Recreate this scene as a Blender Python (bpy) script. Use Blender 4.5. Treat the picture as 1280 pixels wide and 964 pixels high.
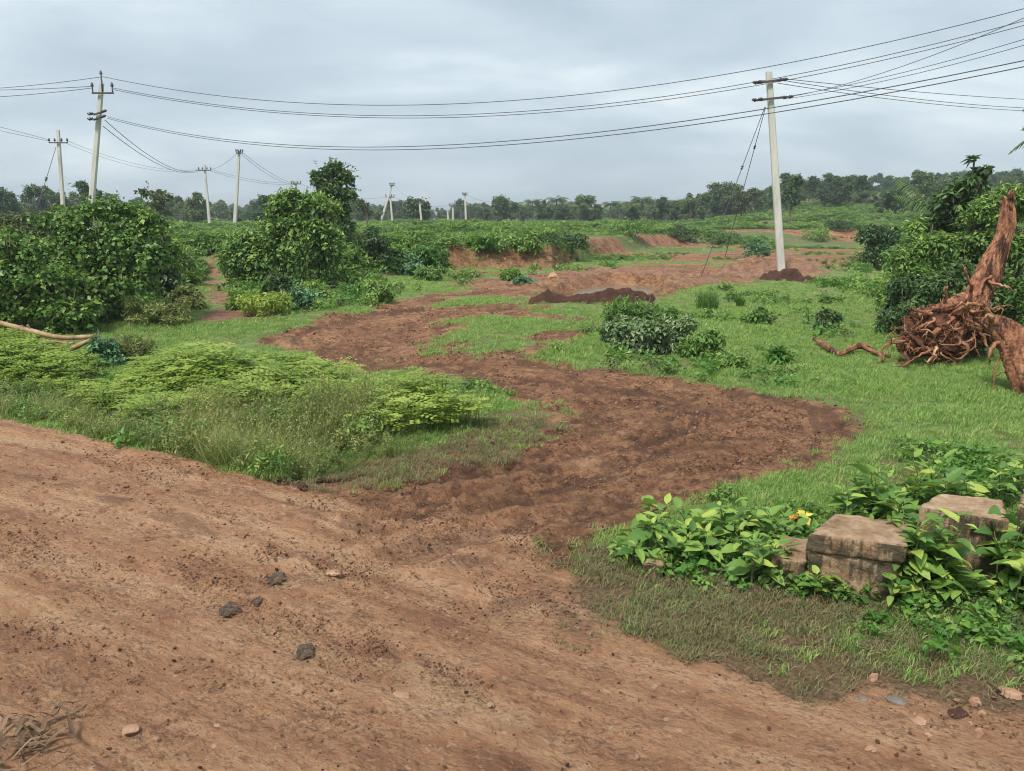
import bpy, math, random
import numpy as np
from mathutils import Vector, Matrix

for o in list(bpy.data.objects):
    bpy.data.objects.remove(o)
SC = bpy.context.scene
COL = SC.collection
rng = np.random.default_rng(11)
random.seed(11)
EYE = 2.0
PITCH = math.radians(11.86)
F = 1000.0

# ------------------------------------------------------------------ camera
cam_data = bpy.data.cameras.new('camera')
cam_data.sensor_width = 36
cam_data.sensor_fit = 'HORIZONTAL'
cam_data.lens = 36 * F / 1280
cam_data.clip_start = 0.1
cam_data.clip_end = 8000
cam = bpy.data.objects.new('camera', cam_data)
COL.objects.link(cam)
cam.location = (0, 0, EYE)
cam.rotation_euler = (math.pi / 2 - PITCH, 0, 0)
SC.camera = cam

# ------------------------------------------------------------------ light, sky, exposure
SUN_EL, SUN_AZ = math.radians(57), math.radians(215)     # azimuth clockwise from +Y
sun = bpy.data.lights.new('sun', 'SUN')
sun.energy = 1.5
sun.angle = math.radians(12)
sun.color = (1.0, 0.95, 0.88)
sun_o = bpy.data.objects.new('sun', sun)
COL.objects.link(sun_o)
sd = Vector((math.sin(SUN_AZ) * math.cos(SUN_EL), math.cos(SUN_AZ) * math.cos(SUN_EL), math.sin(SUN_EL)))
sun_o.rotation_euler = (-sd).to_track_quat('-Z', 'Y').to_euler()
SC.view_settings.view_transform = 'Standard'
SC.view_settings.look = 'None'
SC.view_settings.exposure = 1.52
SC.view_settings.gamma = 1.0
SC.cycles.filter_width = 1.1
SC.cycles.use_denoising = True
SC.cycles.denoising_input_passes = 'RGB_ALBEDO_NORMAL'
SC.cycles.denoising_prefilter = 'ACCURATE'

world = bpy.data.worlds.new('World')
SC.world = world
world.use_nodes = True
wt = world.node_tree
wt.nodes.clear()


def node(t, kind, **kw):
    n = t.nodes.new(kind)
    for k, v in kw.items():
        if k == 'ins':
            for i, val in v.items():
                n.inputs[i].default_value = val
        else:
            setattr(n, k, v)
    return n


def ramp(t, stops, fac=None):
    n = t.nodes.new('ShaderNodeValToRGB')
    e = n.color_ramp.elements
    while len(e) < len(stops):
        e.new(0.5)
    for el, (p, c) in zip(e, stops):
        el.position = p
        el.color = (c[0], c[1], c[2], 1) if not isinstance(c, (int, float)) else (c, c, c, 1)
    if fac is not None:
        t.links.new(fac, n.inputs[0])
    return n.outputs[0]


def mixc(t, fac, a, b, mode='MIX'):
    n = t.nodes.new('ShaderNodeMix')
    n.data_type = 'RGBA'
    n.blend_type = mode
    for sock, v in ((n.inputs[0], fac), (n.inputs[6], a), (n.inputs[7], b)):
        if isinstance(v, (int, float)):
            sock.default_value = v
        elif isinstance(v, tuple):
            sock.default_value = (v[0], v[1], v[2], 1)
        else:
            t.links.new(v, sock)
    return n.outputs[2]


def mth(t, op, a, b=None, clamp=False):
    n = t.nodes.new('ShaderNodeMath')
    n.operation = op
    n.use_clamp = clamp
    for i, v in enumerate((a, b)):
        if v is None:
            continue
        if isinstance(v, (int, float)):
            n.inputs[i].default_value = v
        else:
            t.links.new(v, n.inputs[i])
    return n.outputs[0]


sky = node(wt, 'ShaderNodeTexSky', sky_type='NISHITA', sun_disc=False, sun_elevation=SUN_EL, sun_rotation=SUN_AZ)
tc = node(wt, 'ShaderNodeTexCoord')
sep = node(wt, 'ShaderNodeSeparateXYZ')
wt.links.new(tc.outputs['Generated'], sep.inputs[0])
zz = mth(wt, 'ADD', mth(wt, 'MAXIMUM', sep.outputs[2], 0.0), 0.26)
comb = node(wt, 'ShaderNodeCombineXYZ')
wt.links.new(mth(wt, 'DIVIDE', sep.outputs[0], zz), comb.inputs[0])
wt.links.new(mth(wt, 'DIVIDE', sep.outputs[1], zz), comb.inputs[1])
mp = node(wt, 'ShaderNodeMapping', ins={'Location': (3.1, 1.7, 0), 'Scale': (0.8, 1.1, 1)})
wt.links.new(comb.outputs[0], mp.inputs[0])
cn = node(wt, 'ShaderNodeTexNoise', ins={'Scale': 1.3, 'Detail': 8.0, 'Roughness': 0.55, 'Distortion': 0.3})
wt.links.new(mp.outputs[0], cn.inputs['Vector'])
cloud = ramp(wt, [(0.33, (2.75, 3.3, 3.78)), (0.45, (3.15, 3.72, 4.18)), (0.56, (3.75, 4.33, 4.72)), (0.67, (4.7, 5.2, 5.4))], cn.outputs[0])
skyc = mixc(wt, 0.94, sky.outputs[0], cloud)
bg = node(wt, 'ShaderNodeBackground', ins={'Strength': 0.066})
wt.links.new(skyc, bg.inputs[0])
wo = node(wt, 'ShaderNodeOutputWorld')
wt.links.new(bg.outputs[0], wo.inputs[0])


# ------------------------------------------------------------------ numeric helpers
def _hash(ix, iy, seed):
    h = (ix.astype(np.int64) * 374761393 + iy.astype(np.int64) * 668265263 + seed * 974711) & 0xFFFFFFFF
    h = ((h ^ (h >> 13)) * 1274126177) & 0xFFFFFFFF
    return ((h ^ (h >> 16)) & 0xFFFF) / 32767.5 - 1.0


def vnoise(x, y, seed=0):
    x = np.asarray(x, float); y = np.asarray(y, float)
    ix, iy = np.floor(x), np.floor(y)
    fx, fy = x - ix, y - iy
    fx = fx * fx * fx * (fx * (fx * 6 - 15) + 10)
    fy = fy * fy * fy * (fy * (fy * 6 - 15) + 10)
    a, b = _hash(ix, iy, seed), _hash(ix + 1, iy, seed)
    c, d = _hash(ix, iy + 1, seed), _hash(ix + 1, iy + 1, seed)
    return (a * (1 - fx) + b * fx) * (1 - fy) + (c * (1 - fx) + d * fx) * fy


def fbm(x, y, scale=1.0, octv=4, seed=0, gain=0.5):
    x = np.asarray(x, float) / scale; y = np.asarray(y, float) / scale
    s, amp, tot = 0, 1.0, 0.0
    for i in range(octv):
        s = s + amp * vnoise(x + 17.3 * i, y - 9.1 * i, seed + i)
        tot += amp
        amp *= gain
        x, y = x * 2.03, y * 2.03
    return s / tot


def ss(v, a, b):
    t = np.clip((np.asarray(v, float) - a) / (b - a), 0, 1)
    return t * t * (3 - 2 * t)


CP, SP = math.cos(PITCH), math.sin(PITCH)


def rays(px, py):
    xc = (np.asarray(px, float) - 640) / F
    yc = (482 - np.asarray(py, float)) / F
    d = np.stack([xc, CP + yc * SP, -SP + yc * CP], -1)
    return d / np.linalg.norm(d, axis=-1, keepdims=True)


def flat(px, py, z=0.0):
    d = rays(px, py)
    t = (z - EYE) / d[..., 2]
    return np.stack([d[..., 0] * t, d[..., 1] * t], -1)


EA, EB = flat(0, 525), flat(480, 635)
EU = (EB - EA) / np.linalg.norm(EB - EA)
EN = np.array([-EU[1], EU[0]])            # to the far side of the road


def H0(x, y):
    x = np.asarray(x, float); y = np.asarray(y, float)
    r = np.hypot(x, y)
    a = np.clip(np.arctan2(x, np.maximum(y, 0.01)), -1.25, 1.25)
    ap = 640 + F * np.tan(a) / CP
    rb = np.interp(ap, [-600, 250, 400, 480, 560, 690, 740, 850, 1000, 1280, 1900], [30, 30, 27, 27.5, 31, 33, 41, 60, 68, 78, 85])
    bh = np.interp(ap, [-600, 400, 560, 700, 850, 1000], [0.9, 0.9, 1.0, 0.9, 0.8, 0.8])
    w = np.interp(ap, [400, 540, 560, 690, 740], [3, 2.5, 0.9, 1.1, 3])
    z = bh * np.clip((r - rb) / w, 0, 1) ** 0.8
    wr = ss(ap, 800, 1050)
    z = z + wr * (0.8 * ss(r, 92, 95) + 0.8 * ss(r, 112, 115) + 0.9 * ss(r, 132, 136) + 1.2 * np.clip((r - 60) / 100, 0, 1.6) + 3.5 * ss(r, 140, 260))
    dl = (x - EA[0]) * EN[0] + (y - EA[1]) * EN[1]
    z = z - 0.32 * ss(dl, 0.0, 0.8) * (1 - ss(x, -2.4, -0.7)) * (1 - ss(r, 13, 21)) * (y > 0.5)
    return z


def at(px, py, n=260):
    d = rays(px, py)
    shp = d.shape[:-1]
    d = d.reshape(-1, 3)
    ts = np.geomspace(1.2, 400, n)
    out = np.zeros((len(d), 3))
    for i, dd in enumerate(d):
        P = dd[None, :] * ts[:, None]
        P[:, 2] += EYE
        below = P[:, 2] < H0(P[:, 0], P[:, 1])
        k = int(np.argmax(below)) if below.any() else n - 1
        lo, hi = ts[max(k - 1, 0)], ts[k]
        for _ in range(18):
            m = 0.5 * (lo + hi)
            q = dd * m
            if q[2] + EYE < H0(q[0], q[1]):
                hi = m
            else:
                lo = m
        q = dd * hi
        out[i] = (q[0], q[1], q[2] + EYE)
    return out.reshape(shp + (3,))


def atd(px, py, dist):
    """point on the sight line at forward distance dist"""
    d = rays(px, py)
    q = d * (dist / d[..., 1:2]) if d.ndim > 1 else d * (dist / d[1])
    q = np.array(q)
    q[..., 2] += EYE
    return q


def wpoly(pts):
    p = np.array(pts, float)
    return at(p[:, 0], p[:, 1])[:, :2]


def sdf(x, y, poly):
    """signed distance, negative inside"""
    x = np.asarray(x, float); y = np.asarray(y, float)
    d2 = np.full(x.shape, 1e18)
    inside = np.zeros(x.shape, bool)
    n = len(poly)
    for i in range(n):
        ax, ay = poly[i]
        bx, by = poly[(i + 1) % n]
        ex, ey = bx - ax, by - ay
        L = ex * ex + ey * ey + 1e-12
        t = np.clip(((x - ax) * ex + (y - ay) * ey) / L, 0, 1)
        d2 = np.minimum(d2, (x - ax - t * ex) ** 2 + (y - ay - t * ey) ** 2)
        c = ((ay > y) != (by > y)) & (x < (bx - ax) * (y - ay) / (by - ay + 1e-18) + ax)
        inside ^= c
    return np.where(inside, -np.sqrt(d2), np.sqrt(d2))


def pline(x, y, pts):
    """distance, arc length along and side offset to a polyline"""
    x = np.asarray(x, float); y = np.asarray(y, float)
    best = np.full(x.shape, 1e18); arc = np.zeros(x.shape); side = np.zeros(x.shape)
    s0 = 0.0
    for i in range(len(pts) - 1):
        ax, ay = pts[i]; bx, by = pts[i + 1]
        ex, ey = bx - ax, by - ay
        L = math.hypot(ex, ey) + 1e-9
        t = np.clip(((x - ax) * ex + (y - ay) * ey) / (L * L), 0, 1)
        dx, dy = x - ax - t * ex, y - ay - t * ey
        d2 = dx * dx + dy * dy
        m = d2 < best
        best = np.where(m, d2, best)
        arc = np.where(m, s0 + t * L, arc)
        side = np.where(m, np.sign(ex * dy - ey * dx) * np.sqrt(d2), side)
        s0 += L
    return np.sqrt(best), arc, side


# ------------------------------------------------------------------ plan of the place
ROAD = list(wpoly([(0, 525), (240, 575), (480, 635), (600, 657), (690, 700), (715, 745), (735, 800), (800, 835), (1000, 862), (1280, 874)]))
r_dir = ROAD[-1] - ROAD[-2]; r_dir = r_dir / np.linalg.norm(r_dir)
ROAD = [EA - EU * 70] + ROAD + [ROAD[-1] + r_dir * 60, np.array([80, -40]), np.array([-80, -40])]
MUD = wpoly([(320, 596), (390, 588), (450, 576), (520, 560), (600, 538), (670, 520), (620, 505), (560, 486), (480, 472), (400, 455),
             (345, 436), (338, 419), (380, 402), (440, 389), (500, 376), (545, 366), (600, 362), (650, 372), (820, 378), (800, 386),
             (762, 397), (755, 414), (720, 434), (690, 442), (700, 450), (800, 464), (900, 477), (980, 491), (1045, 508), (1072, 531),
             (1060, 562), (1000, 589), (930, 617), (860, 641), (780, 664), (715, 690), (700, 760), (600, 760), (400, 650)])
ISLE = [wpoly([(540, 402), (600, 396), (690, 398), (740, 405), (670, 422), (640, 442), (570, 432)]),
        wpoly([(690, 446), (735, 420), (765, 428), (740, 456)]), wpoly([(560, 372), (640, 366), (660, 374), (560, 380)]),
        wpoly([(660, 378), (820, 380), (765, 396), (670, 392)])]
DRY = wpoly([(350, 598), (500, 572), (600, 525), (690, 512), (730, 530), (650, 565), (560, 592), (440, 612)])
BARE = wpoly([(556, 349), (562, 338), (690, 344), (740, 333), (850, 322), (935, 311), (1000, 315), (1065, 310), (1078, 322), (1040, 335), (1000, 348),
              (880, 354), (820, 378), (600, 366)])
ORANGE = wpoly([(590, 364), (640, 347), (700, 340), (800, 338), (860, 345), (900, 331), (950, 323), (1030, 329), (1028, 346), (900, 352), (850, 354), (825, 374), (700, 375)])
PATH = wpoly([(256, 322), (272, 322), (279, 360), (290, 384), (340, 394), (340, 402), (248, 402), (262, 372)])
PIT = wpoly([(668, 371), (700, 353), (760, 344), (838, 347), (835, 366), (815, 373), (740, 374)])
VERGE = wpoly([(700, 700), (760, 690), (960, 740), (1280, 760), (1400, 780), (1400, 930), (1280, 930), (1000, 915), (780, 880), (690, 820), (670, 745), (690, 712)])
RUTS = [wpoly(p) for p in (
    [(1062, 545), (960, 566), (860, 590), (760, 617), (680, 638), (570, 650)],
    [(1040, 520), (950, 538), (850, 562), (740, 590), (640, 612), (560, 622)],
    [(560, 478), (680, 496), (800, 506), (900, 516), (1020, 540)],
    [(350, 424), (430, 446), (560, 470), (700, 488), (860, 492)],
    [(372, 428), (460, 402), (540, 386), (640, 380)],
    [(740, 560), (735, 505), (705, 455), (725, 428)],
    [(470, 600), (620, 578), (780, 555), (930, 520)],
    [(420, 640), (560, 632), (700, 612)])]
LANE = wpoly([(500, 680), (640, 640), (800, 592), (930, 548), (930, 512), (780, 486), (560, 468), (430, 440), (400, 420), (470, 396), (590, 380)])
RUT_D = (0.055, 0.045, 0.05, 0.06, 0.05, 0.03, 0.025, 0.03)
LIGHT_TRK = [wpoly(p) for p in ([(0, 672), (150, 712), (330, 775), (560, 858), (780, 963)], [(0, 770), (200, 752), (400, 716), (520, 690), (620, 652), (720, 615)], [(0, 735), (160, 722), (330, 696), (450, 668), (560, 630)], [(150, 575), (260, 620), (350, 665), (470, 715), (640, 775)],
                                [(60, 850), (160, 920), (220, 963)], [(0, 545), (150, 570), (300, 600), (420, 630)])]
DARK_TRK = [wpoly(p) for p in ([(0, 590), (120, 622), (270, 668)], [(60, 660), (150, 638), (255, 655)], [(300, 615), (420, 648), (540, 660)],
                               [(465, 808), (520, 830), (575, 850)], [(0, 838), (60, 850), (130, 870)], [(330, 690), (450, 720)], [(560, 680), (680, 740), (720, 800)])]
P1B = at(np.array(977.), np.array(345.))
WOFF = 0.9


def masks(x, y):
    x = np.asarray(x, float); y = np.asarray(y, float)
    r = np.hypot(x, y)
    wob = fbm(x, y, 0.7, 4, 5)
    wob2 = fbm(x, y, 2.5, 3, 9)
    k = np.clip(r / 12, 0.35, 2.2)
    rw = 0.10 * wob + 0.12 * wob2
    road = 1 - ss(sdf(x, y, ROAD) + rw * np.where(x < -0.3, 0.35, 1.3) + (0.16 * fbm(x, y, 0.22, 3, 6) + 0.22 * fbm(x, y, 0.7, 3, 7)) * (x > -0.3), np.where(x > -0.3, -0.20, -0.07), np.where(x > -0.3, 0.24, 0.10))
    mud = 1 - ss(sdf(x, y, MUD) + (0.30 * wob + 0.30 * wob2) * k, -0.25, 0.25)
    isle = np.zeros(x.shape)
    for p in ISLE:
        isle = np.maximum(isle, 1 - ss(sdf(x, y, p) + 1.0 * wob + 0.7 * wob2, -0.35, 0.5))
    mud = mud * (1 - 0.80 * isle)
    dry = (1 - ss(sdf(x, y, DRY) + 0.35 * wob, -0.5, 0.5))
    mud = mud * (1 - 0.35 * dry * ss(wob, -0.3, 0.4))
    bs = sdf(x, y, BARE)
    bare = (1 - ss(bs + 1.1 * wob + 1.0 * wob2, -0.6, 0.6)) * (1 - 0.85 * ss(fbm(x * 0.45, y, 2.6, 3, 41), 0.22, 0.45))
    org = (1 - ss(sdf(x, y, ORANGE) + 0.9 * wob + 0.5 * wob2, -0.4, 0.5)) * (0.25 + 0.75 * ss(fbm(x * 0.5, y, 1.6, 3, 43), -0.25, 0.2))
    psd = sdf(x, y, PATH) + 0.5 * wob + 0.3 * wob2
    path = 1 - ss(psd, -0.3, 0.4)
    pathw = 1 - ss(psd, 0.35, 0.75)
    ap = 640 + F * np.tan(np.clip(np.arctan2(x, np.maximum(y, 0.01)), -1.2, 1.2)) / CP
    sn = fbm(x * 0.3, y, 3.0, 3, 47)
    strip = np.zeros(x.shape)
    for r0, wd, a0, a1 in ((45, 3.5, 690, 955), (41, 2.5, 1000, 1080), (52, 4.5, 985, 1095), (58, 4.0, 720, 965), (72, 3.0, 860, 1100), (90.5, 2.2, 800, 1110), (111, 2.0, 940, 1120)):
        strip = np.maximum(strip, (1 - ss(np.abs(r - r0) + 3 * sn, wd * .6, wd * 1.2)) * ss(ap, a0 - 20, a0 + 20) * (1 - ss(ap, a1 - 20, a1 + 20)))
    verge = 1 - ss(sdf(x, y, VERGE) + 0.15 * wob, -0.15, 0.2)
    return dict(road=road, mud=mud, dry=dry, bare=bare, org=org, path=path, pathw=pathw, isle=isle, verge=verge, strip=strip, wob=wob, wob2=wob2)


def G(x, y, m=None):
    """ground height without the small relief"""
    x = np.asarray(x, float); y = np.asarray(y, float)
    r = np.hypot(x, y)
    z = H0(x, y)
    near = (np.abs(x) < 30) & (y > 10) & (y < 60)
    pd = np.full(x.shape, 9.0)
    od = np.full(x.shape, 9.0)
    if near.any():
        pd[near] = sdf(x[near], y[near], PIT)
        od[near] = sdf(x[near], y[near], ORANGE)
    wob = fbm(x, y, 1.3, 4, 21)
    z = z - 0.42 * (1 - ss(pd + 0.35 * wob, -0.9, 0.25))
    z = z + (1 - ss(od, -0.8, 0.6)) * (0.20 * np.abs(fbm(x, y, 1.7, 4, 33)) + 0.02) * (pd > -0.2)
    dx, dy = x - P1B[0] + 0.4, y - P1B[1] - 1.3
    z = z + (0.55 + 0.2 * wob) * np.exp(-(dx / 2.3) ** 2 - (dy / 1.0) ** 2)
    soft = ss(r, 3, 9)
    rm = 1 - ss(-((x - EA[0]) * EN[0] + (y - EA[1]) * EN[1]), -0.3, 0.3)
    z = z + (0.05 * fbm(x, y, 2.5, 3, 3) * soft + 0.12 * fbm(x, y, 9, 3, 4) * ss(r, 14, 30)) * np.maximum(rm, 0.25)
    z = z + 1.2 * fbm(x, y, 60, 3, 8) * ss(r, 150, 320)
    return z


# ------------------------------------------------------------------ object helpers
def fast_mesh(name, V, Fc, mat=None, smooth=True, attrs=None, uv=None):
    """V (n,3); Fc (m,k) array of k-gons"""
    V = np.asarray(V, np.float32); Fc = np.asarray(Fc, np.int32)
    me = bpy.data.meshes.new(name)
    n, m, k = len(V), len(Fc), Fc.shape[1]
    me.vertices.add(n)
    me.vertices.foreach_set('co', V.ravel())
    me.loops.add(m * k)
    me.loops.foreach_set('vertex_index', Fc.ravel())
    me.polygons.add(m)
    me.polygons.foreach_set('loop_start', np.arange(0, m * k, k, dtype=np.int32))
    try:
        me.polygons.foreach_set('loop_total', np.full(m, k, dtype=np.int32))
    except Exception:
        pass
    me.polygons.foreach_set('use_smooth', np.full(m, smooth))
    for nm, arr in (attrs or {}).items():
        arr = np.asarray(arr, np.float32)
        if arr.ndim == 1:
            a = me.attributes.new(nm, 'FLOAT', 'POINT')
            a.data.foreach_set('value', arr)
        else:
            a = me.attributes.new(nm, 'FLOAT_COLOR', 'POINT')
            a.data.foreach_set('color', arr.ravel())
    me.update(calc_edges=True)
    if mat:
        me.materials.append(mat)
    return me


class MB:
    """collects quads/triangles (as quads) for one mesh"""
    def __init__(self):
        self.v, self.f, self.t, self.n = [], [], [], 0

    def add(self, V, Fc, tint=None):
        V = np.asarray(V, float).reshape(-1, 3)
        Fc = np.asarray(Fc, int)
        self.v.append(V); self.f.append(Fc + self.n)
        self.t.append(np.full(len(V), rng.random()) if tint is None else np.broadcast_to(np.asarray(tint, float), (len(V),)))
        self.n += len(V)

    def mesh(self, name, mat, smooth=True):
        tri = [f for f in self.f if f.shape[1] == 3]
        quad = [f for f in self.f if f.shape[1] == 4]
        V = np.concatenate(self.v); T = np.concatenate(self.t)
        if quad:
            q = np.concatenate(quad)
            if tri:
                qt = np.concatenate([q[:, [0, 1, 2]], q[:, [0, 2, 3]]])
                return fast_mesh(name, V, np.concatenate([qt] + tri), mat, smooth, {'tint': T})
            return fast_mesh(name, V, q, mat, smooth, {'tint': T})
        return fast_mesh(name, V, np.concatenate(tri), mat, smooth, {'tint': T})


def frame(t):
    t = t / (np.linalg.norm(t) + 1e-9)
    u = np.cross(t, (0, 0, 1.0))
    if np.linalg.norm(u) < 0.05:
        u = np.cross(t, (1.0, 0, 0))
    u /= np.linalg.norm(u)
    return t, u, np.cross(u, t)


def tube(mb, pts, rad, sides=6, bump=0.0, tint=None, cap=True, flat_=1.0, fibre=0.0, seed=1):
    pts = np.asarray(pts, float)
    n = len(pts)
    rad = np.interp(np.linspace(0, 1, n), np.linspace(0, 1, len(rad)), rad) if np.ndim(rad) else np.full(n, rad)
    tang = np.gradient(pts, axis=0)
    V = []
    u0 = None
    ang = np.linspace(0, 2 * math.pi, sides, endpoint=False)
    for i in range(n):
        t, u, v = frame(tang[i])
        if u0 is not None:
            u = u0 - t * np.dot(u0, t); u /= np.linalg.norm(u) + 1e-9
            v = np.cross(u, t)
        u0 = u
        rr = rad[i] * (1 + bump * rng.uniform(-1, 1, sides))
        if fibre:
            ca, sa_ = np.cos(ang) * 2.6, np.sin(ang) * 2.6
            q = i / n * np.linalg.norm(pts[-1] - pts[0]) * 2.2
            rr = rad[i] * (1 + fibre * 1.5 * fbm(ca + q * .35, sa_ + q * .5, 1.0, 3, seed) - fibre * 1.2 * np.clip(fbm(ca * 2.2 - q * .3, sa_ * 2.2 + q * .3, 1.0, 2, seed + 7), 0, 1) + bump * .3 * rng.uniform(-1, 1, sides))
        V.append(pts[i] + (np.cos(ang) * rr)[:, None] * u + (np.sin(ang) * rr * flat_)[:, None] * v)
    V = np.concatenate(V)
    Q = []
    for i in range(n - 1):
        for j in range(sides):
            a = i * sides + j; b = i * sides + (j + 1) % sides
            Q.append((a, b, b + sides, a + sides))
    V = np.concatenate([V, pts[:1], pts[-1:]])
    mb.add(V, Q, tint)
    base = mb.n - len(V)
    if cap:
        T = []
        for j in range(sides):
            T.append((n * sides, (j + 1) % sides, j))
            T.append((n * sides + 1, (n - 1) * sides + j, (n - 1) * sides + (j + 1) % sides))
        mb.f.append(np.array(T) + base)


def smooth_path(ctrl, n):
    c = np.asarray(ctrl, float)
    c = np.vstack([2 * c[0] - c[1], c, 2 * c[-1] - c[-2]])
    out = []
    segs = len(c) - 3
    for s in np.linspace(0, segs, n):
        i = min(int(s), segs - 1); t = s - i
        p0, p1, p2, p3 = c[i:i + 4]
        out.append(0.5 * ((2 * p1) + (-p0 + p2) * t + (2 * p0 - 5 * p1 + 4 * p2 - p3) * t * t + (-p0 + 3 * p1 - 3 * p2 + p3) * t ** 3))
    return np.array(out)


def add_obj(name, me, parent=None, loc=None):
    o = bpy.data.objects.new(name, me)
    COL.objects.link(o)
    if parent:
        o.parent = parent
    if loc is not None:
        o.location = loc
    return o


def tag(o, label=None, cat=None, group=None, kind=None):
    if label: o['label'] = label
    if cat: o['category'] = cat
    if group: o['group'] = group
    if kind: o['kind'] = kind
    return o


def thing(name, label, cat, loc, group=None, rotz=0.0):
    o = bpy.data.objects.new(name, None)
    COL.objects.link(o)
    o.empty_display_size = 0.2
    o.location = loc
    o.rotation_euler = (0, 0, rotz)
    return tag(o, label, cat, group)


def dup(root, loc, rotz, scale, label=None, group=None):
    r = root.copy(); COL.objects.link(r)
    r.location = loc; r.rotation_euler = (0, 0, rotz); r.scale = scale
    if label: r['label'] = label
    if group: r['group'] = group
    for ch in root.children:
        c = ch.copy(); COL.objects.link(c); c.parent = r
    return r


# ------------------------------------------------------------------ materials
def new_mat(name):
    m = bpy.data.materials.new(name)
    m.use_nodes = True
    t = m.node_tree
    t.nodes.clear()
    out = t.nodes.new('ShaderNodeOutputMaterial')
    return m, t, out


def leaf_mat(name, stops, rough=0.5, trans=0.3, obj_rand=0.35, spec=0.35, noise_scale=0.0):
    """foliage: colour differs from leaf to leaf and from plant to plant"""
    m, t, out = new_mat(name)
    at_ = node(t, 'ShaderNodeAttribute', attribute_name='tint')
    oi = node(t, 'ShaderNodeObjectInfo')
    f = mth(t, 'ADD', mth(t, 'MULTIPLY', at_.outputs['Fac'], 1 - obj_rand), mth(t, 'MULTIPLY', oi.outputs['Random'], obj_rand))
    c = ramp(t, stops, f)
    p = node(t, 'ShaderNodeBsdfPrincipled', ins={'Roughness': rough, 'Specular IOR Level': spec})
    t.links.new(c, p.inputs['Base Color'])
    if noise_scale:
        tcl = node(t, 'ShaderNodeTexCoord')
        nl = node(t, 'ShaderNodeTexNoise', ins={'Scale': noise_scale, 'Detail': 4.0, 'Roughness': 0.6})
        wl = mixc(t, 1.0, tcl.outputs['Object'], oi.outputs['Location'], 'ADD')
        t.links.new(wl, nl.inputs['Vector'])
        c = mixc(t, mth(t, 'MULTIPLY', ramp(t, [(0.55, 0.0), (0.68, 1.0)], nl.outputs[0]), 0.55), c, (0.30, 0.30, 0.07))
        c = mixc(t, mth(t, 'MULTIPLY', ramp(t, [(0.66, 0.0), (0.72, 1.0)], nl.outputs[0]), 0.8), c, (0.16, 0.09, 0.04))
        t.links.new(c, p.inputs['Base Color'])
    tr = node(t, 'ShaderNodeBsdfTranslucent')
    t.links.new(mixc(t, 0.35, c, (0.30, 0.42, 0.06)), tr.inputs[0])
    mx = node(t, 'ShaderNodeMixShader', ins={0: trans})
    t.links.new(p.outputs[0], mx.inputs[1]); t.links.new(tr.outputs[0], mx.inputs[2])
    t.links.new(mx.outputs[0], out.inputs[0])
    return m


def rough_mat(name, stops, scale=6.0, rough=0.85, bump=0.3, bscale=30.0, stretch=(1, 1, 1), spec=0.3, dist=0.01, extra=None):
    m, t, out = new_mat(name)
    tc_ = node(t, 'ShaderNodeTexCoord')
    mp_ = node(t, 'ShaderNodeMapping', ins={'Scale': stretch})
    t.links.new(tc_.outputs['Object'], mp_.inputs[0])
    n1 = node(t, 'ShaderNodeTexNoise', ins={'Scale': scale, 'Detail': 7.0, 'Roughness': 0.65})
    t.links.new(mp_.outputs[0], n1.inputs['Vector'])
    c = ramp(t, stops, n1.outputs[0])
    if extra:
        n3 = node(t, 'ShaderNodeTexNoise', ins={'Scale': extra[0], 'Detail': 5.0, 'Roughness': 0.7})
        t.links.new(mp_.outputs[0], n3.inputs['Vector'])
        c = mixc(t, ramp(t, [(extra[1], 0.0), (extra[2], 1.0)], n3.outputs[0]), c, extra[3])
    n2 = node(t, 'ShaderNodeTexNoise', ins={'Scale': bscale, 'Detail': 6.0, 'Roughness': 0.7})
    t.links.new(mp_.outputs[0], n2.inputs['Vector'])
    b = node(t, 'ShaderNodeBump', ins={'Strength': bump, 'Distance': dist})
    t.links.new(n2.outputs[0], b.inputs['Height'])
    p = node(t, 'ShaderNodeBsdfPrincipled', ins={'Roughness': rough, 'Specular IOR Level': spec})
    t.links.new(c, p.inputs['Base Color']); t.links.new(b.outputs[0], p.inputs['Normal'])
    t.links.new(p.outputs[0], out.inputs[0])
    return m


M = {}
M['vine'] = leaf_mat('vine_leaf', [(0.0, (0.045, 0.10, 0.024)), (0.45, (0.115, 0.225, 0.048)), (0.78, (0.24, 0.36, 0.075)), (1.0, (0.42, 0.49, 0.12))], 0.42, 0.25, 0.15)
M['deep'] = leaf_mat('dark_leaf', [(0.0, (0.026, 0.062, 0.022)), (0.55, (0.066, 0.13, 0.042)), (1.0, (0.18, 0.26, 0.08))], 0.45, 0.2, 0.25)
M['farleaf'] = leaf_mat('far_tree_leaf', [(0.0, (0.04, 0.08, 0.03)), (0.5, (0.085, 0.145, 0.05)), (1.0, (0.20, 0.25, 0.09))], 0.55, 0.2, 0.6)
M['olive'] = leaf_mat('olive_leaf', [(0.0, (0.05, 0.075, 0.03)), (0.6, (0.10, 0.13, 0.05)), (1.0, (0.20, 0.18, 0.09))], 0.6, 0.25, 0.2)
M['bright'] = leaf_mat('bright_leaf', [(0.0, (0.05, 0.15, 0.03)), (0.6, (0.11, 0.27, 0.045)), (1.0, (0.26, 0.40, 0.06))], 0.45, 0.35, 0.3)
M['herb'] = leaf_mat('herb_leaf', [(0.0, (0.11, 0.21, 0.04)), (0.45, (0.28, 0.395, 0.06)), (1.0, (0.52, 0.555, 0.115))], 0.5, 0.35, 0.45)
M['teal'] = leaf_mat('blue_green_leaf', [(0.0, (0.05, 0.14, 0.07)), (0.6, (0.13, 0.28, 0.13)), (1.0, (0.27, 0.43, 0.20))], 0.5, 0.25, 0.2)
M['grey'] = leaf_mat('grey_green_leaf', [(0.0, (0.09, 0.155, 0.06)), (0.5, (0.20, 0.29, 0.12)), (1.0, (0.44, 0.51, 0.29))], 0.6, 0.2, 0.1)
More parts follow.
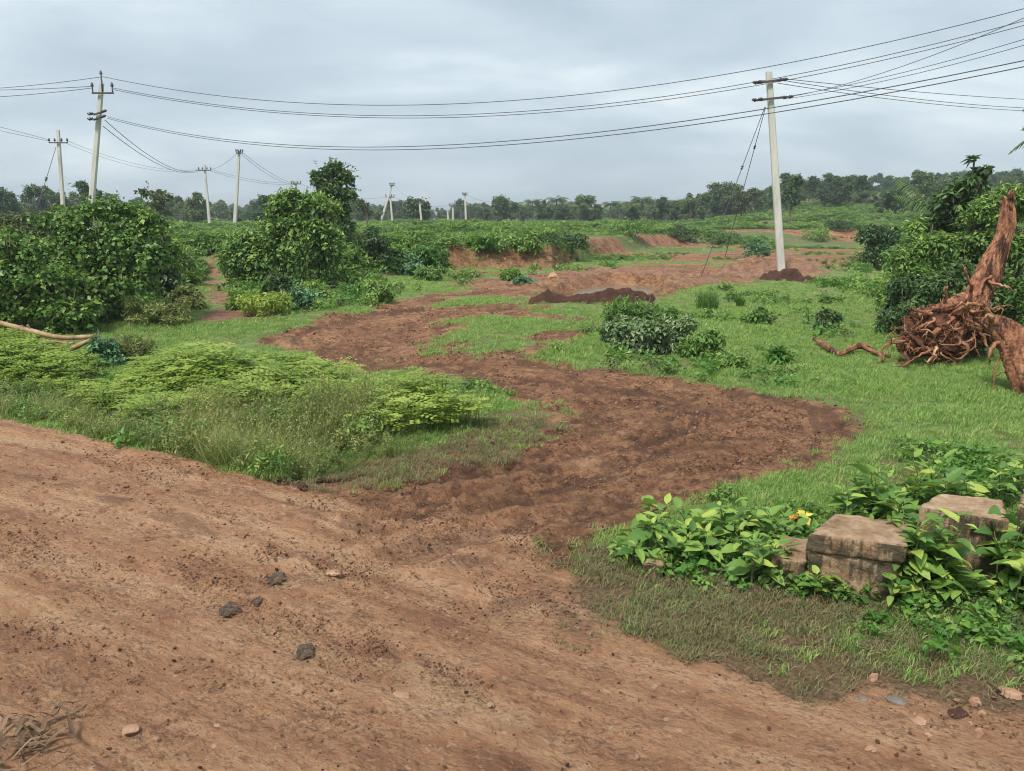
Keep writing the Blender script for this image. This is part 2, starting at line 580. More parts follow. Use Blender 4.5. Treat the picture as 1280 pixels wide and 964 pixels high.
M['weed'] = leaf_mat('field_weed_leaf', [(0.0, (0.06, 0.13, 0.033)), (0.45, (0.155, 0.285, 0.062)), (0.8, (0.28, 0.41, 0.095)), (1.0, (0.42, 0.47, 0.15))], 0.5, 0.3, 0.5)
M['lawn'] = leaf_mat('short_grass', [(0.0, (0.12, 0.21, 0.05)), (0.4, (0.235, 0.39, 0.09)), (0.78, (0.35, 0.475, 0.135)), (1.0, (0.49, 0.47, 0.21))], 0.55, 0.35, 0.5)
M['tall'] = leaf_mat('tall_grass', [(0.0, (0.08, 0.13, 0.035)), (0.45, (0.19, 0.245, 0.07)), (0.8, (0.38, 0.37, 0.13)), (1.0, (0.52, 0.45, 0.21))], 0.6, 0.3, 0.35)
M['drygrass'] = leaf_mat('drying_grass', [(0.0, (0.11, 0.125, 0.05)), (0.45, (0.19, 0.19, 0.085)), (0.75, (0.30, 0.23, 0.12)), (1.0, (0.24, 0.145, 0.085))], 0.7, 0.2, 0.5)
M['front'] = leaf_mat('broad_leaf', [(0.0, (0.07, 0.17, 0.04)), (0.45, (0.16, 0.30, 0.06)), (0.8, (0.29, 0.43, 0.085)), (1.0, (0.48, 0.56, 0.12))], 0.52, 0.3, 1.0, 0.3, 5.0)
M['palm'] = leaf_mat('palm_leaflet', [(0.0, (0.05, 0.10, 0.035)), (0.6, (0.10, 0.17, 0.055)), (1.0, (0.24, 0.27, 0.12))], 0.45, 0.2, 0.3)
M['brownleaf'] = leaf_mat('withered_leaf', [(0.0, (0.09, 0.055, 0.035)), (0.6, (0.18, 0.11, 0.065)), (1.0, (0.28, 0.19, 0.12))], 0.8, 0.1, 0.3)
M['yellow'] = leaf_mat('yellow_petal', [(0.0, (0.75, 0.50, 0.06)), (1.0, (0.85, 0.68, 0.10))], 0.5, 0.25, 0.3)
M['orangep'] = leaf_mat('orange_petal', [(0.0, (0.55, 0.16, 0.03)), (1.0, (0.8, 0.38, 0.05))], 0.5, 0.2, 0.3)
M['stem'] = rough_mat('green_stem', [(0.3, (0.08, 0.12, 0.04)), (0.7, (0.17, 0.19, 0.07))], 20)
M['bark'] = rough_mat('grey_bark', [(0.3, (0.10, 0.075, 0.055)), (0.7, (0.23, 0.18, 0.14))], 9, bump=0.6, stretch=(1, 1, 0.25))
M['redwood'] = rough_mat('red_bark', [(0.34, (0.10, 0.042, 0.026)), (0.45, (0.26, 0.105, 0.056)), (0.55, (0.43, 0.19, 0.10)), (0.68, (0.58, 0.34, 0.21))], 14, 0.8, 1.0, 24, (1.3, 1.3, 0.28), dist=0.05,
                         extra=(5.0, 0.50, 0.58, (0.075, 0.033, 0.02)))
M['rootsoil'] = rough_mat('clinging_red_soil', [(0.33, (0.05, 0.022, 0.014)), (0.5, (0.13, 0.055, 0.03)), (0.68, (0.28, 0.12, 0.062))], 6, 0.95, 1.0, 22, dist=0.05)
M['root'] = rough_mat('root_bark', [(0.33, (0.10, 0.042, 0.024)), (0.5, (0.31, 0.135, 0.07)), (0.68, (0.60, 0.35, 0.205))], 4, 0.8, 0.6, 30)
M['palewood'] = rough_mat('pale_dry_wood', [(0.3, (0.17, 0.10, 0.055)), (0.5, (0.36, 0.23, 0.125)), (0.72, (0.50, 0.35, 0.21))], 6, 0.7, 0.4, 40, (1, 1, 0.3))
M['clod'] = rough_mat('dark_soil', [(0.3, (0.045, 0.022, 0.016)), (0.7, (0.105, 0.05, 0.033))], 6, 0.95, 0.8, 18, dist=0.04)
M['redclod'] = rough_mat('red_soil', [(0.3, (0.11, 0.05, 0.032)), (0.7, (0.24, 0.115, 0.066))], 8, 0.95, 0.8, 25, dist=0.02)
M['tanclod'] = rough_mat('road_soil', [(0.35, (0.24, 0.115, 0.062)), (0.65, (0.52, 0.29, 0.165))], 3, 0.95, 0.8, 25, dist=0.02)
M['concrete'] = rough_mat('weathered_concrete', [(0.3, (0.46, 0.44, 0.39)), (0.7, (0.68, 0.655, 0.59))], 3, 0.85, 0.3, 50, (1, 1, 0.3))
M['iron'] = rough_mat('rusty_iron', [(0.3, (0.05, 0.05, 0.052)), (0.7, (0.12, 0.115, 0.11))], 12, 0.6, 0.2, 40)
M['porcelain'] = rough_mat('dark_insulator', [(0.3, (0.03, 0.028, 0.03)), (0.7, (0.07, 0.06, 0.06))], 12, 0.25, 0.05, 40, spec=0.5)
M['wire'] = rough_mat('aluminium_wire', [(0.3, (0.06, 0.064, 0.07)), (0.7, (0.10, 0.105, 0.115))], 12, 0.6, 0.0, 40)
M['stone'] = rough_mat('weathered_stone', [(0.25, (0.17, 0.105, 0.065)), (0.5, (0.36, 0.245, 0.155)), (0.75, (0.50, 0.37, 0.26))], 5.5, 0.9, 0.7, 45, dist=0.012,
                       extra=(4.0, 0.50, 0.62, (0.05, 0.043, 0.03)))
M['palestone'] = rough_mat('pale_stone', [(0.3, (0.24, 0.125, 0.075)), (0.55, (0.40, 0.24, 0.15)), (0.75, (0.50, 0.36, 0.25))], 7, 0.9, 0.5, 50, dist=0.01)
M['greystone'] = rough_mat('grey_stone', [(0.3, (0.10, 0.085, 0.07)), (0.7, (0.24, 0.21, 0.18))], 7, 0.9, 0.5, 50, dist=0.01)
M['boulder'] = rough_mat('orange_stone', [(0.3, (0.35, 0.19, 0.10)), (0.7, (0.55, 0.35, 0.21))], 3, 0.9, 0.6, 20, dist=0.02)
M['dung'] = rough_mat('dry_dung', [(0.35, (0.04, 0.03, 0.022)), (0.65, (0.13, 0.09, 0.062))], 30, 0.9, 0.8, 60, dist=0.01)


def weather_stone():
    """dark algae runs down the side faces and mottles the top: wear of its own shape"""
    m = M['stone']; t = m.node_tree
    return m


def ground_mat():
    m, t, out = new_mat('ground_soil_and_turf')
    A = node(t, 'ShaderNodeAttribute', attribute_name='zone')      # road, mud, bare soil
    B = node(t, 'ShaderNodeAttribute', attribute_name='wear')      # pale tracks, wet ridges, drying turf
    sa = node(t, 'ShaderNodeSeparateColor'); t.links.new(A.outputs['Color'], sa.inputs[0])
    sb = node(t, 'ShaderNodeSeparateColor'); t.links.new(B.outputs['Color'], sb.inputs[0])
    geo = node(t, 'ShaderNodeNewGeometry')

    def noise(scale, detail=6.0, rough=0.65, stretch=None, dist=0.0):
        n = node(t, 'ShaderNodeTexNoise', ins={'Scale': scale, 'Detail': detail, 'Roughness': rough, 'Distortion': dist})
        if stretch:
            mq_ = node(t, 'ShaderNodeMapping', ins={'Rotation': (0, 0, stretch[1])})
            mp_ = node(t, 'ShaderNodeMapping', ins={'Scale': stretch[0]})
            t.links.new(geo.outputs['Position'], mq_.inputs[0]); t.links.new(mq_.outputs[0], mp_.inputs[0]); t.links.new(mp_.outputs[0], n.inputs['Vector'])
        else:
            t.links.new(geo.outputs['Position'], n.inputs['Vector'])
        return n.outputs[0]
    ang = -math.atan2(EU[1], EU[0])
    n_lane = noise(1.7, 6, 0.7)
    n_big, n_mid, n_fine = noise(0.9, 5), noise(5.5, 8, 0.7), noise(38, 6, 0.75)
    n_str = noise(2.6, 8, 0.70, ((0.14, 1.5, 1), ang), 0.25)
    n_pat = noise(2.1, 9, 0.72, None, 0.6)
    # road: packed red laterite, pale where wheels polish it, brown where damp
    road = ramp(t, [(0.34, (0.17, 0.072, 0.038)), (0.42, (0.36, 0.165, 0.085)), (0.50, (0.55, 0.285, 0.150)), (0.61, (0.76, 0.47, 0.275))], mth(t, 'ADD', mth(t, 'MULTIPLY', n_str, 0.62), mth(t, 'MULTIPLY', n_pat, 0.38)))
    road = mixc(t, mth(t, 'MULTIPLY', ramp(t, [(0.35, 0.0), (0.7, 1.0)], n_mid), 0.35), road, (0.52, 0.31, 0.175))
    n_brk = noise(9, 8, 0.78, ((0.45, 1.5, 1), ang), 0.8)
    pale_track_f = ramp(t, [(0.42, 0.0), (0.62, 1.0)], mth(t, 'MULTIPLY', sb.outputs[0], mth(t, 'ADD', n_brk, 0.35)))  # pale tan soil along the wheel tracks
    road = mixc(t, mth(t, 'MULTIPLY', pale_track_f, 0.72), road, mixc(t, n_fine, (0.52, 0.31, 0.16), (0.78, 0.52, 0.31)))
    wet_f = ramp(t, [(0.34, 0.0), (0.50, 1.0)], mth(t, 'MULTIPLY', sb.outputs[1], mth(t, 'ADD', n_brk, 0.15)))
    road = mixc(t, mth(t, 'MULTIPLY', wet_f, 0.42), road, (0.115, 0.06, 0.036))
    speck = ramp(t, [(0.53, 0.0), (0.60, 1.0)], mth(t, 'ADD', mth(t, 'MULTIPLY', noise(22, 6, 0.72, ((0.5, 1.3, 1), ang), 0.6), 0.6), mth(t, 'MULTIPLY', noise(3.0, 5, 0.7), 0.4)))
    road = mixc(t, mth(t, 'MULTIPLY', speck, 0.6), road, (0.15, 0.075, 0.046))
    fl1 = ramp(t, [(0.52, 0.0), (0.57, 1.0)], mth(t, 'ADD', mth(t, 'MULTIPLY', noise(55, 4, 0.7, ((0.55, 1.2, 1), ang), 0.4), 0.62), mth(t, 'MULTIPLY', n_pat, 0.38)))
    road = mixc(t, mth(t, 'MULTIPLY', fl1, 0.5), road, (0.16, 0.075, 0.043))
    fl2 = ramp(t, [(0.57, 0.0), (0.62, 1.0)], noise(38, 5, 0.7, ((0.6, 1.2, 1), ang), 0.4))
    road = mixc(t, mth(t, 'MULTIPLY', fl2, 0.4), road, (0.74, 0.49, 0.31))
    pale = ramp(t, [(0.68, 0.0), (0.73, 1.0)], noise(17, 3, 0.5))
    road = mixc(t, mth(t, 'MULTIPLY', pale, 0.6), road, (0.68, 0.54, 0.41))
    mud = ramp(t, [(0.36, (0.11, 0.049, 0.025)), (0.46, (0.265, 0.125, 0.062)), (0.54, (0.41, 0.21, 0.106)), (0.67, (0.58, 0.345, 0.19))], mth(t, 'ADD', mth(t, 'MULTIPLY', n_big, 0.4), mth(t, 'MULTIPLY', n_mid, 0.6)))
    n_brk2 = noise(7, 7, 0.75, None, 0.5)
    mfl = ramp(t, [(0.53, 0.0), (0.58, 1.0)], noise(42, 4, 0.7, None, 0.4))
    mud = mixc(t, mth(t, 'MULTIPLY', mfl, 0.45), mud, (0.09, 0.042, 0.024))
    mspk = ramp(t, [(0.50, 0.0), (0.58, 1.0)], mth(t, 'ADD', mth(t, 'MULTIPLY', noise(13, 7, 0.74, None, 0.6), 0.65), mth(t, 'MULTIPLY', noise(2.2, 5, 0.7), 0.35)))
    mud = mixc(t, mth(t, 'MULTIPLY', mspk, 0.68), mud, (0.055, 0.027, 0.019))
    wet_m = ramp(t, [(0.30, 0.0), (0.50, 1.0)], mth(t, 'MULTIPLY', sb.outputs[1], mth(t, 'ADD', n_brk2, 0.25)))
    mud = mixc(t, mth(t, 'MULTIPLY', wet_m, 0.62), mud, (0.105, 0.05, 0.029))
    mud = mixc(t, mth(t, 'MULTIPLY', ramp(t, [(0.62, 0.0), (0.7, 1.0)], n_fine), 0.35), mud, (0.30, 0.165, 0.105))
    org = ramp(t, [(0.3, (0.10, 0.05, 0.032)), (0.45, (0.25, 0.13, 0.078)), (0.58, (0.40, 0.23, 0.14)), (0.75, (0.50, 0.34, 0.23))], mth(t, 'ADD', mth(t, 'MULTIPLY', n_mid, 0.5), mth(t, 'MULTIPLY', n_pat, 0.5)))
    turf = ramp(t, [(0.35, (0.11, 0.17, 0.05)), (0.5, (0.19, 0.28, 0.08)), (0.65, (0.28, 0.36, 0.12))], n_mid)
    lush = ramp(t, [(0.3, (0.07, 0.115, 0.035)), (0.7, (0.15, 0.20, 0.07))], n_mid)
    turf = mixc(t, A.outputs['Alpha'], turf, lush)
    turf = mixc(t, mth(t, 'MULTIPLY', ramp(t, [(0.48, 0.0), (0.60, 1.0)], n_pat), 0.8), turf, (0.24, 0.16, 0.085))
    turf = mixc(t, mth(t, 'MULTIPLY', sb.outputs[2], 0.96), turf, mixc(t, ramp(t, [(0.4, 0.0), (0.6, 1.0)], n_fine), (0.13, 0.075, 0.042), (0.33, 0.21, 0.115)))
    brk = mth(t, 'MULTIPLY', mth(t, 'SUBTRACT', mth(t, 'ADD', mth(t, 'MULTIPLY', n_mid, 0.5), mth(t, 'MULTIPLY', n_fine, 0.5)), 0.5), 2.2)

    def crisp(sock):
        return ramp(t, [(0.36, 0.0), (0.64, 1.0)], mth(t, 'ADD', sock, mth(t, 'MULTIPLY', brk, mth(t, 'MULTIPLY', mth(t, 'MULTIPLY', sock, mth(t, 'SUBTRACT', 1.0, sock)), 4.0))))
    c = mixc(t, crisp(sa.outputs[1]), turf, mud)
    c = mixc(t, crisp(sa.outputs[2]), c, org)
    c = mixc(t, crisp(sa.outputs[0]), c, road)
    p = node(t, 'ShaderNodeBsdfPrincipled', ins={'Specular IOR Level': 0.28})
    t.links.new(c, p.inputs['Base Color'])
    t.links.new(ramp(t, [(0.3, 0.72), (0.6, 0.95)], n_mid), p.inputs['Roughness'])
    h = mth(t, 'ADD', mth(t, 'ADD', mth(t, 'MULTIPLY', n_mid, 1.0), mth(t, 'MULTIPLY', n_fine, 0.5)), mth(t, 'MULTIPLY', noise(16, 8, 0.75, ((0.7, 1.2, 1), ang), 0.4), 0.9))
    b = node(t, 'ShaderNodeBump', ins={'Strength': 1.0, 'Distance': 0.07})
    t.links.new(h, b.inputs['Height'])
    t.links.new(b.outputs[0], p.inputs['Normal'])
    t.links.new(p.outputs[0], out.inputs[0])
    return m


M['ground'] = ground_mat()

# ------------------------------------------------------------------ the ground: one sheet to the horizon
def build_ground():
    aa = [math.radians(v) for v in np.concatenate([np.arange(-176, -39, 4.0), np.arange(-39, 39.01, 0.105), np.arange(43, 181, 4.0)])]
    rr = [0.5]
    while rr[-1] < 4500:
        r = rr[-1]
        st = max(0.012, 1.7 / 800 * (r * r + 4) / 2)
        cap = 0.30 if r < 48 else (1.2 if r < 130 else r * 0.06)
        rr.append(r + min(st, cap))
    aa = np.array(aa); rr = np.array(rr)
    A, R = np.meshgrid(aa, rr)
    X, Y = R * np.sin(A), R * np.cos(A)
    nr, na = A.shape
    x, y = X.ravel(), Y.ravel()
    z = G(x, y)
    zone = np.zeros((len(x), 4), np.float32); wear = np.zeros((len(x), 4), np.float32)
    wear[:, 3] = 1
    zone[:, 3] = ss(np.hypot(x, y), 33, 46)
    nearm = (np.hypot(x, y) < 125) & (np.abs(np.arctan2(x, y)) < 0.9)
    xi, yi = x[nearm], y[nearm]
    m = masks(xi, yi)
    ri = np.hypot(xi, yi)
    lt = np.zeros(xi.shape); dk = np.zeros(xi.shape); dz = np.zeros(xi.shape)
    wx, wy = xi + 0.12 * fbm(xi, yi, 0.8, 3, 61), yi + 0.12 * fbm(xi, yi, 0.8, 3, 62)
    fine = fbm(xi, yi, 0.16, 4, 71)
    mid = fbm(xi, yi, 0.55, 4, 72)
    for pl in LIGHT_TRK:
        d, _s, _d2 = pline(xi + 0.04 * mid, yi + 0.04 * mid, pl)
        g = np.exp(-(d / 0.20) ** 2)
        lt = np.maximum(lt, 0.8 * g * np.clip(0.6 + 0.9 * mid, 0, 1))
        lug2 = np.sin((_s + 0.5 * np.abs(_d2)) * 2 * math.pi / 0.085)
        dz += m['road'] * (-0.020 * np.exp(-(d / 0.15) ** 4) + 0.014 * np.exp(-((d - 0.21) / 0.05) ** 2) * (0.6 + mid) + 0.005 * lug2 * np.exp(-(d / 0.13) ** 4) * (mid > -0.1))
    for pl in DARK_TRK:
        d, _, _ = pline(wx, wy, pl)
        g = np.exp(-(d / 0.13) ** 2)
        dk = np.maximum(dk, g * np.clip(0.5 + 1.3 * fine, 0, 1))
        dz += 0.014 * g * (0.5 + fine)
    ld, ls, lside = pline(wx, wy, LANE)
    comb_ = fbm(ls * 0.16, lside, 0.26, 4, 97)
    comb2 = fbm(ls * 0.30, lside, 0.09, 3, 98)
    dz += m['mud'] * (0.034 * comb_ + 0.024 * comb2 - 0.035) * (ri < 40)
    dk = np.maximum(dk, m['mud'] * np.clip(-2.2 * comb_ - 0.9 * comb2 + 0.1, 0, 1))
    for pl, dep in zip(RUTS, RUT_D):
        d0_, s_, side = pline(xi + 0.05 * mid, yi + 0.05 * mid, pl)
        for off in (-0.55, 0.55) if dep > 0.04 else (0.0,):
            d = np.where(d0_ < 1.3, np.abs(side - off), 9.0)
            g = np.exp(-(d / 0.15) ** 4)
            edge = np.exp(-((d - 0.22) / 0.06) ** 2)
            lug = np.sin((s_ + 0.7 * d) * 2 * math.pi / 0.17)
            dz += m['mud'] * (-0.5 * dep * g + 0.35 * dep * edge * (0.6 + mid) + 0.014 * g * lug * (ri < 16))
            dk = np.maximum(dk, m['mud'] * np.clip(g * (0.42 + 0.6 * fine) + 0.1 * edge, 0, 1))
    soil = np.clip(m['road'] + m['mud'] + m['bare'] + m['org'] + 0.25, 0, 1)
    ridged = 1 - np.abs(fbm(xi, yi, 0.42, 4, 81)) * 2
    ru = (xi * EU[0] + yi * EU[1]); rv = (xi * EN[0] + yi * EN[1])
    stripe = fbm(ru / 3.2, rv, 0.22, 4, 91)
    crumb = np.maximum(0, 1 - np.abs(fbm(xi, yi, 0.17, 4, 85)) * 3.0)
    dz += soil * (1 - 0.6 * np.maximum(m['road'], m['mud'])) * (0.018 * mid + 0.014 * fine) + m['road'] * (0.008 * stripe + 0.012 * np.clip(fbm(ru * 0.5, rv, 0.08, 4, 93) + 0.1, 0, 1) + 0.008 * crumb) * (1 - 0.7 * lt)
    dz += m['mud'] * (0.008 * ridged + 0.012 * np.clip(fbm(xi, yi, 0.14, 4, 83), -0.2, 1) + 0.016 * crumb) * (1 - m['road'] * 0.6)
    dz += m['org'] * (0.13 * ridged + 0.07 * fine)
    z[nearm] += dz
    brown = np.clip(m['mud'] + m['bare'] * 0.9 + m['strip'], 0, 1) * (1 - m['path'])
    a = np.arctan2(xi, yi); ap = 640 + F * np.tan(a) / CP
    rb = np.interp(ap, [480, 560, 690, 740], [27.5, 31, 33, 41])
    cut = ss(ap, 552, 566) * (1 - ss(ap, 700, 745)) * ss(ri, rb - 0.8, rb - 0.2) * (1 - ss(ri, rb + 0.8, rb + 1.4))
    zone[nearm, 0] = m['road']; zone[nearm, 1] = np.maximum(brown, cut); zone[nearm, 2] = np.clip(np.maximum(m['org'] * 0.9, m['path'] * 0.9) * (1 - cut), 0, 1)
    pit_ = 1 - ss(sdf(xi, yi, PIT) + 0.4 * m['wob'], -0.1, 0.7)
    zone[nearm, 1] = np.maximum(zone[nearm, 1], pit_); zone[nearm, 2] *= 1 - 0.85 * pit_
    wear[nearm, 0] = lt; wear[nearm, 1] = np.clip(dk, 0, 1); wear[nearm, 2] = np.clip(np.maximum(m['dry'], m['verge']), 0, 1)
    V = np.stack([x, y, z], -1)
    i = np.arange(nr - 1)[:, None] * na + np.arange(na)[None, :]
    j = np.arange(nr - 1)[:, None] * na + (np.arange(na)[None, :] + 1) % na
    Q = np.stack([i, i + na, j + na, j], -1).reshape(-1, 4)
    Q = Q[:, ::-1]
    me = fast_mesh('ground', V, Q, M['ground'], True, {'zone': zone, 'wear': wear})
    o = add_obj('ground', me)
    tag(o, 'red earth track, muddy lane and rough green fields', 'ground', kind='structure')
    cap_b = MB()
    ring = V[:na]
    cap_b.add(np.vstack([ring, [[0, 0, ring[:, 2].mean()]]]), [(k, (k + 1) % na, na) for k in range(na)][::-1] if False else [((k + 1) % na, k, na) for k in range(na)])
    tag(add_obj('ground_underfoot', cap_b.mesh('ground_underfoot', M['ground'])), 'small patch of red earth under the viewer', 'ground', kind='structure')
    print('ground verts', len(x), nr, na)


build_ground()

# ------------------------------------------------------------------ leaves and crowns
def unit(v):
    return v / (np.linalg.norm(v, axis=-1, keepdims=True) + 1e-9)


def leaves(mb, pos, nrm, size, aspect=0.5, droop=0.6, tint=None, fold=0.25):
    n = len(pos)
    nrm = unit(nrm)
    t = rng.normal(size=(n, 3)) + np.array([0, 0, -droop])
    t = unit(t - nrm * (t * nrm).sum(-1, keepdims=True))
    b = np.cross(nrm, t)
    L = np.broadcast_to(np.asarray(size, float), (n,))[:, None]
    W = L * aspect * 0.5
    v0 = pos
    v1 = pos + t * L * 0.42 + b * W + nrm * W * fold
    v2 = pos + t * L - nrm * L * 0.12
    v3 = pos + t * L * 0.42 - b * W + nrm * W * fold
    V = np.stack([v0, v1, v2, v3], 1).reshape(-1, 3)
    k = np.arange(n)[:, None] * 4
    T = np.concatenate([k + np.array([[0, 1, 2]]), k + np.array([[0, 2, 3]])])
    ti = rng.random(n) if tint is None else tint
    mb.add(V, T, np.repeat(ti, 4))


def blob_leaves(mb, blobs, n, size, aspect=0.5, droop=0.6, out=0.7, up=0.4, shell=0.35, jit=0.5, zmin=-0.6, ragged=0):
    blobs = np.asarray(blobs, float)              # cx cy cz rx ry rz
    if ragged:
        sub = []
        for b in blobs:
            sub.append(np.concatenate([b[:3], b[3:] * 0.74]))
            for _ in range(ragged):
                u = unit(rng.normal(size=3)); u[2] = abs(u[2]) * 0.9 - 0.25
                f = rng.uniform(0.20, 0.42)
                sub.append(np.concatenate([b[:3] + u * b[3:] * rng.uniform(0.70, 1.02), b[3:] * f * rng.uniform(0.7, 1.25, 3)]))
        blobs = np.array(sub)
        ns = int(n * 0.07) // 6
        k = rng.integers(0, len(blobs), ns)
        u = unit(rng.normal(size=(ns, 3)) + [0, 0, 0.5]); u[:, 2] = np.abs(u[:, 2]) - .1
        st = blobs[k, :3] + u * blobs[k, 3:] * 0.82
        ln = size * rng.uniform(1.5, 4.5, ns)
        tt = np.linspace(0.1, 1, 6)
        P_ = (st[:, None] + (u * ln[:, None])[:, None] * tt[None, :, None] - np.array([0, 0, 1.0]) * (ln[:, None] * 0.35 * tt ** 2)[..., None]).reshape(-1, 3)
        leaves(mb, P_ + rng.normal(size=P_.shape) * size * .25, rng.normal(size=P_.shape) + [0, 0, .8], size * rng.uniform(.6, 1.1, len(P_)), aspect, droop, np.clip(0.45 + 0.5 * rng.random(len(P_)), 0, 1))
    wgt = (blobs[:, 3] * blobs[:, 5]) + (blobs[:, 4] * blobs[:, 5])
    idx = rng.choice(len(blobs), n, p=wgt / wgt.sum())
    d = unit(rng.normal(size=(n, 3)))
    bad = d[:, 2] < zmin
    d[bad, 2] *= -1
    f = 1 - shell * rng.random(n) ** 1.5 + 0.08 * rng.normal(size=n)
    b = blobs[idx]
    pos = b[:, :3] + d * b[:, 3:] * f[:, None]
    nrm = d * out + np.array([0, 0, up]) + rng.normal(size=(n, 3)) * jit
    bt = rng.random(len(blobs))
    ti = np.clip(0.30 * bt[idx] + 0.70 * rng.random(n) ** 1.2, 0, 1)
    sz = size * np.clip(np.exp(rng.normal(size=n) * 0.32), 0.45, 1.7)
    leaves(mb, pos, nrm, sz, aspect, droop, ti)


def dome_blobs(w, dpt, h, n, frac=(0.22, 0.4), flat_top=0.0, core=True):
    B = []
    if core:
        B.append((0, 0, h * 0.42, w * 0.66, dpt * 0.66, h * 0.42))
    for _ in range(n):
        a = rng.uniform(0, 2 * math.pi); q = math.sqrt(rng.random()) * 0.85
        x, y = math.cos(a) * q, math.sin(a) * q
        top = math.sqrt(max(0.05, 1 - q * q)) * (1 - flat_top) + flat_top
        f = rng.uniform(*frac)
        zc = h * (top * rng.uniform(0.35, 0.85))
        rz = f * h * 0.75
        zc = min(zc, h * top - rz * 0.7)
        B.append((x * w, y * dpt, max(zc, rz * 0.8), f * w, f * dpt, rz))
    if core:
        for k in range(max(4, n // 2)):
            a = 2 * math.pi * k / max(4, n // 2) + rng.uniform(-.3, .3)
            f = rng.uniform(0.25, 0.36)
            B.append((math.cos(a) * w * .66, math.sin(a) * dpt * .66, h * 0.16, f * w, f * dpt, h * 0.2))
    return B


def lobe_blobs(lobes, P, g, dep):
    B = []
    d = P[1]
    zs = [l[1] for l in lobes]
    for (px, py, rx, rz) in lobes:
        f = (py - min(zs)) / (max(zs) - min(zs) + 1e-6)
        for sg in (-1, 1):
            yo = sg * dep * rng.uniform(0.05, 0.45) - f * dep * 0.25
            c = atd(float(px + rng.normal() * 2), float(py), d) - np.array([P[0], P[1], g])
            B.append((c[0], yo, c[2], rx * d / F, max(rx, rz) * d / F * 0.8, rz * d / F))
    return B


def bush(name, label, cat, bx, by, wpx, toppy, mat, nleaf, size, seed, aspect=0.55, depth=0.8, nb=14, group=None, droop=0.6, dist=None, flat_top=0.3, twigs=5, frac=(0.22, 0.4), up=0.4, lobes=None):
    """bush whose foot centre is seen at (bx, by), half width wpx and top at toppy"""
    global rng
    rng = np.random.default_rng(seed)
    P = at(np.array(float(bx)), np.array(float(by))) if dist is None else None
    if dist is not None:
        q = atd(float(bx), float(by), dist); P = q
    g = float(G(np.array([P[0]]), np.array([P[1]]))[0])
    d = P[1]
    top = atd(float(bx), float(toppy), d)[2]
    h = max(0.15, top - g)
    w = wpx * d / F
    o = thing(name, label, cat, (P[0], P[1], g), group)
    mb = MB()
    B = dome_blobs(w, w * depth, h, nb, frac, flat_top)
    if lobes:
        B = lobe_blobs(lobes, P, g, w * depth)
    blob_leaves(mb, B, nleaf, size, aspect, droop, up=up, ragged=6 if lobes else 3)
    fo = add_obj('foliage', mb.mesh('foliage', mat), o)
    sb_ = MB()
    for _ in range(twigs + (7 if lobes else 0)):
        a = rng.uniform(0, 2 * math.pi)
        e = np.array([math.cos(a) * w * rng.uniform(.4, .95), math.sin(a) * w * depth * rng.uniform(.4, .8), h * rng.uniform(0.5, 1.0)])
        tube(sb_, smooth_path([(0.1 * w * math.cos(a), 0.1 * w * math.sin(a), -0.05), e * [0.4, 0.4, 0.5], e], 6), [0.018 * h + 0.006, 0.006], 5)
    add_obj('stems', sb_.mesh('stems', M['bark']), o)
    return o


# ------------------------------------------------------------------ scattered ground cover (stuff)
def scatter(name, label, cat, P, rot, scl, idx, protos):
    src = bpy.data.collections.new(name + '_source')
    for p in protos:
        src.objects.link(p)
    me = bpy.data.meshes.new(name)
    me.vertices.add(len(P))
    me.vertices.foreach_set('co', np.asarray(P, np.float32).ravel())
    a = me.attributes.new('turn', 'FLOAT_VECTOR', 'POINT'); a.data.foreach_set('vector', np.asarray(rot, np.float32).ravel())
    scl = np.asarray(scl, np.float32)
    if scl.ndim == 1:
        scl = np.repeat(scl[:, None], 3, 1)
    a = me.attributes.new('grow', 'FLOAT_VECTOR', 'POINT'); a.data.foreach_set('vector', np.ascontiguousarray(scl).ravel())
    a = me.attributes.new('pick', 'INT', 'POINT'); a.data.foreach_set('value', np.asarray(idx, np.int32))
    o = add_obj(name, me)
    ng = bpy.data.node_groups.new(name + '_nodes', 'GeometryNodeTree')
    ng.interface.new_socket('Geometry', in_out='INPUT', socket_type='NodeSocketGeometry')
    ng.interface.new_socket('Geometry', in_out='OUTPUT', socket_type='NodeSocketGeometry')
    gi = ng.nodes.new('NodeGroupInput'); go = ng.nodes.new('NodeGroupOutput')
    ci = ng.nodes.new('GeometryNodeCollectionInfo'); ci.inputs[0].default_value = src
    ci.inputs[1].default_value = True; ci.inputs[2].default_value = True
    ip = ng.nodes.new('GeometryNodeInstanceOnPoints'); ip.inputs['Pick Instance'].default_value = True

    def named(nm, ty):
        n = ng.nodes.new('GeometryNodeInputNamedAttribute'); n.data_type = ty; n.inputs[0].default_value = nm
        return n.outputs[0]
    L = ng.links.new
    L(gi.outputs[0], ip.inputs['Points']); L(ci.outputs[0], ip.inputs['Instance'])
    L(named('pick', 'INT'), ip.inputs['Instance Index'])
    e2r = ng.nodes.new('FunctionNodeEulerToRotation'); L(named('turn', 'FLOAT_VECTOR'), e2r.inputs[0]); L(e2r.outputs[0], ip.inputs['Rotation'])
    L(named('grow', 'FLOAT_VECTOR'), ip.inputs['Scale'])
    L(ip.outputs[0], go.inputs[0])
    md = o.modifiers.new('scatter', 'NODES'); md.node_group = ng
    return tag(o, label, cat, kind='stuff')


def rots(n, tilt=0.12):
    return np.stack([rng.normal(size=n) * tilt, rng.normal(size=n) * tilt, rng.random(n) * 2 * math.pi], -1)


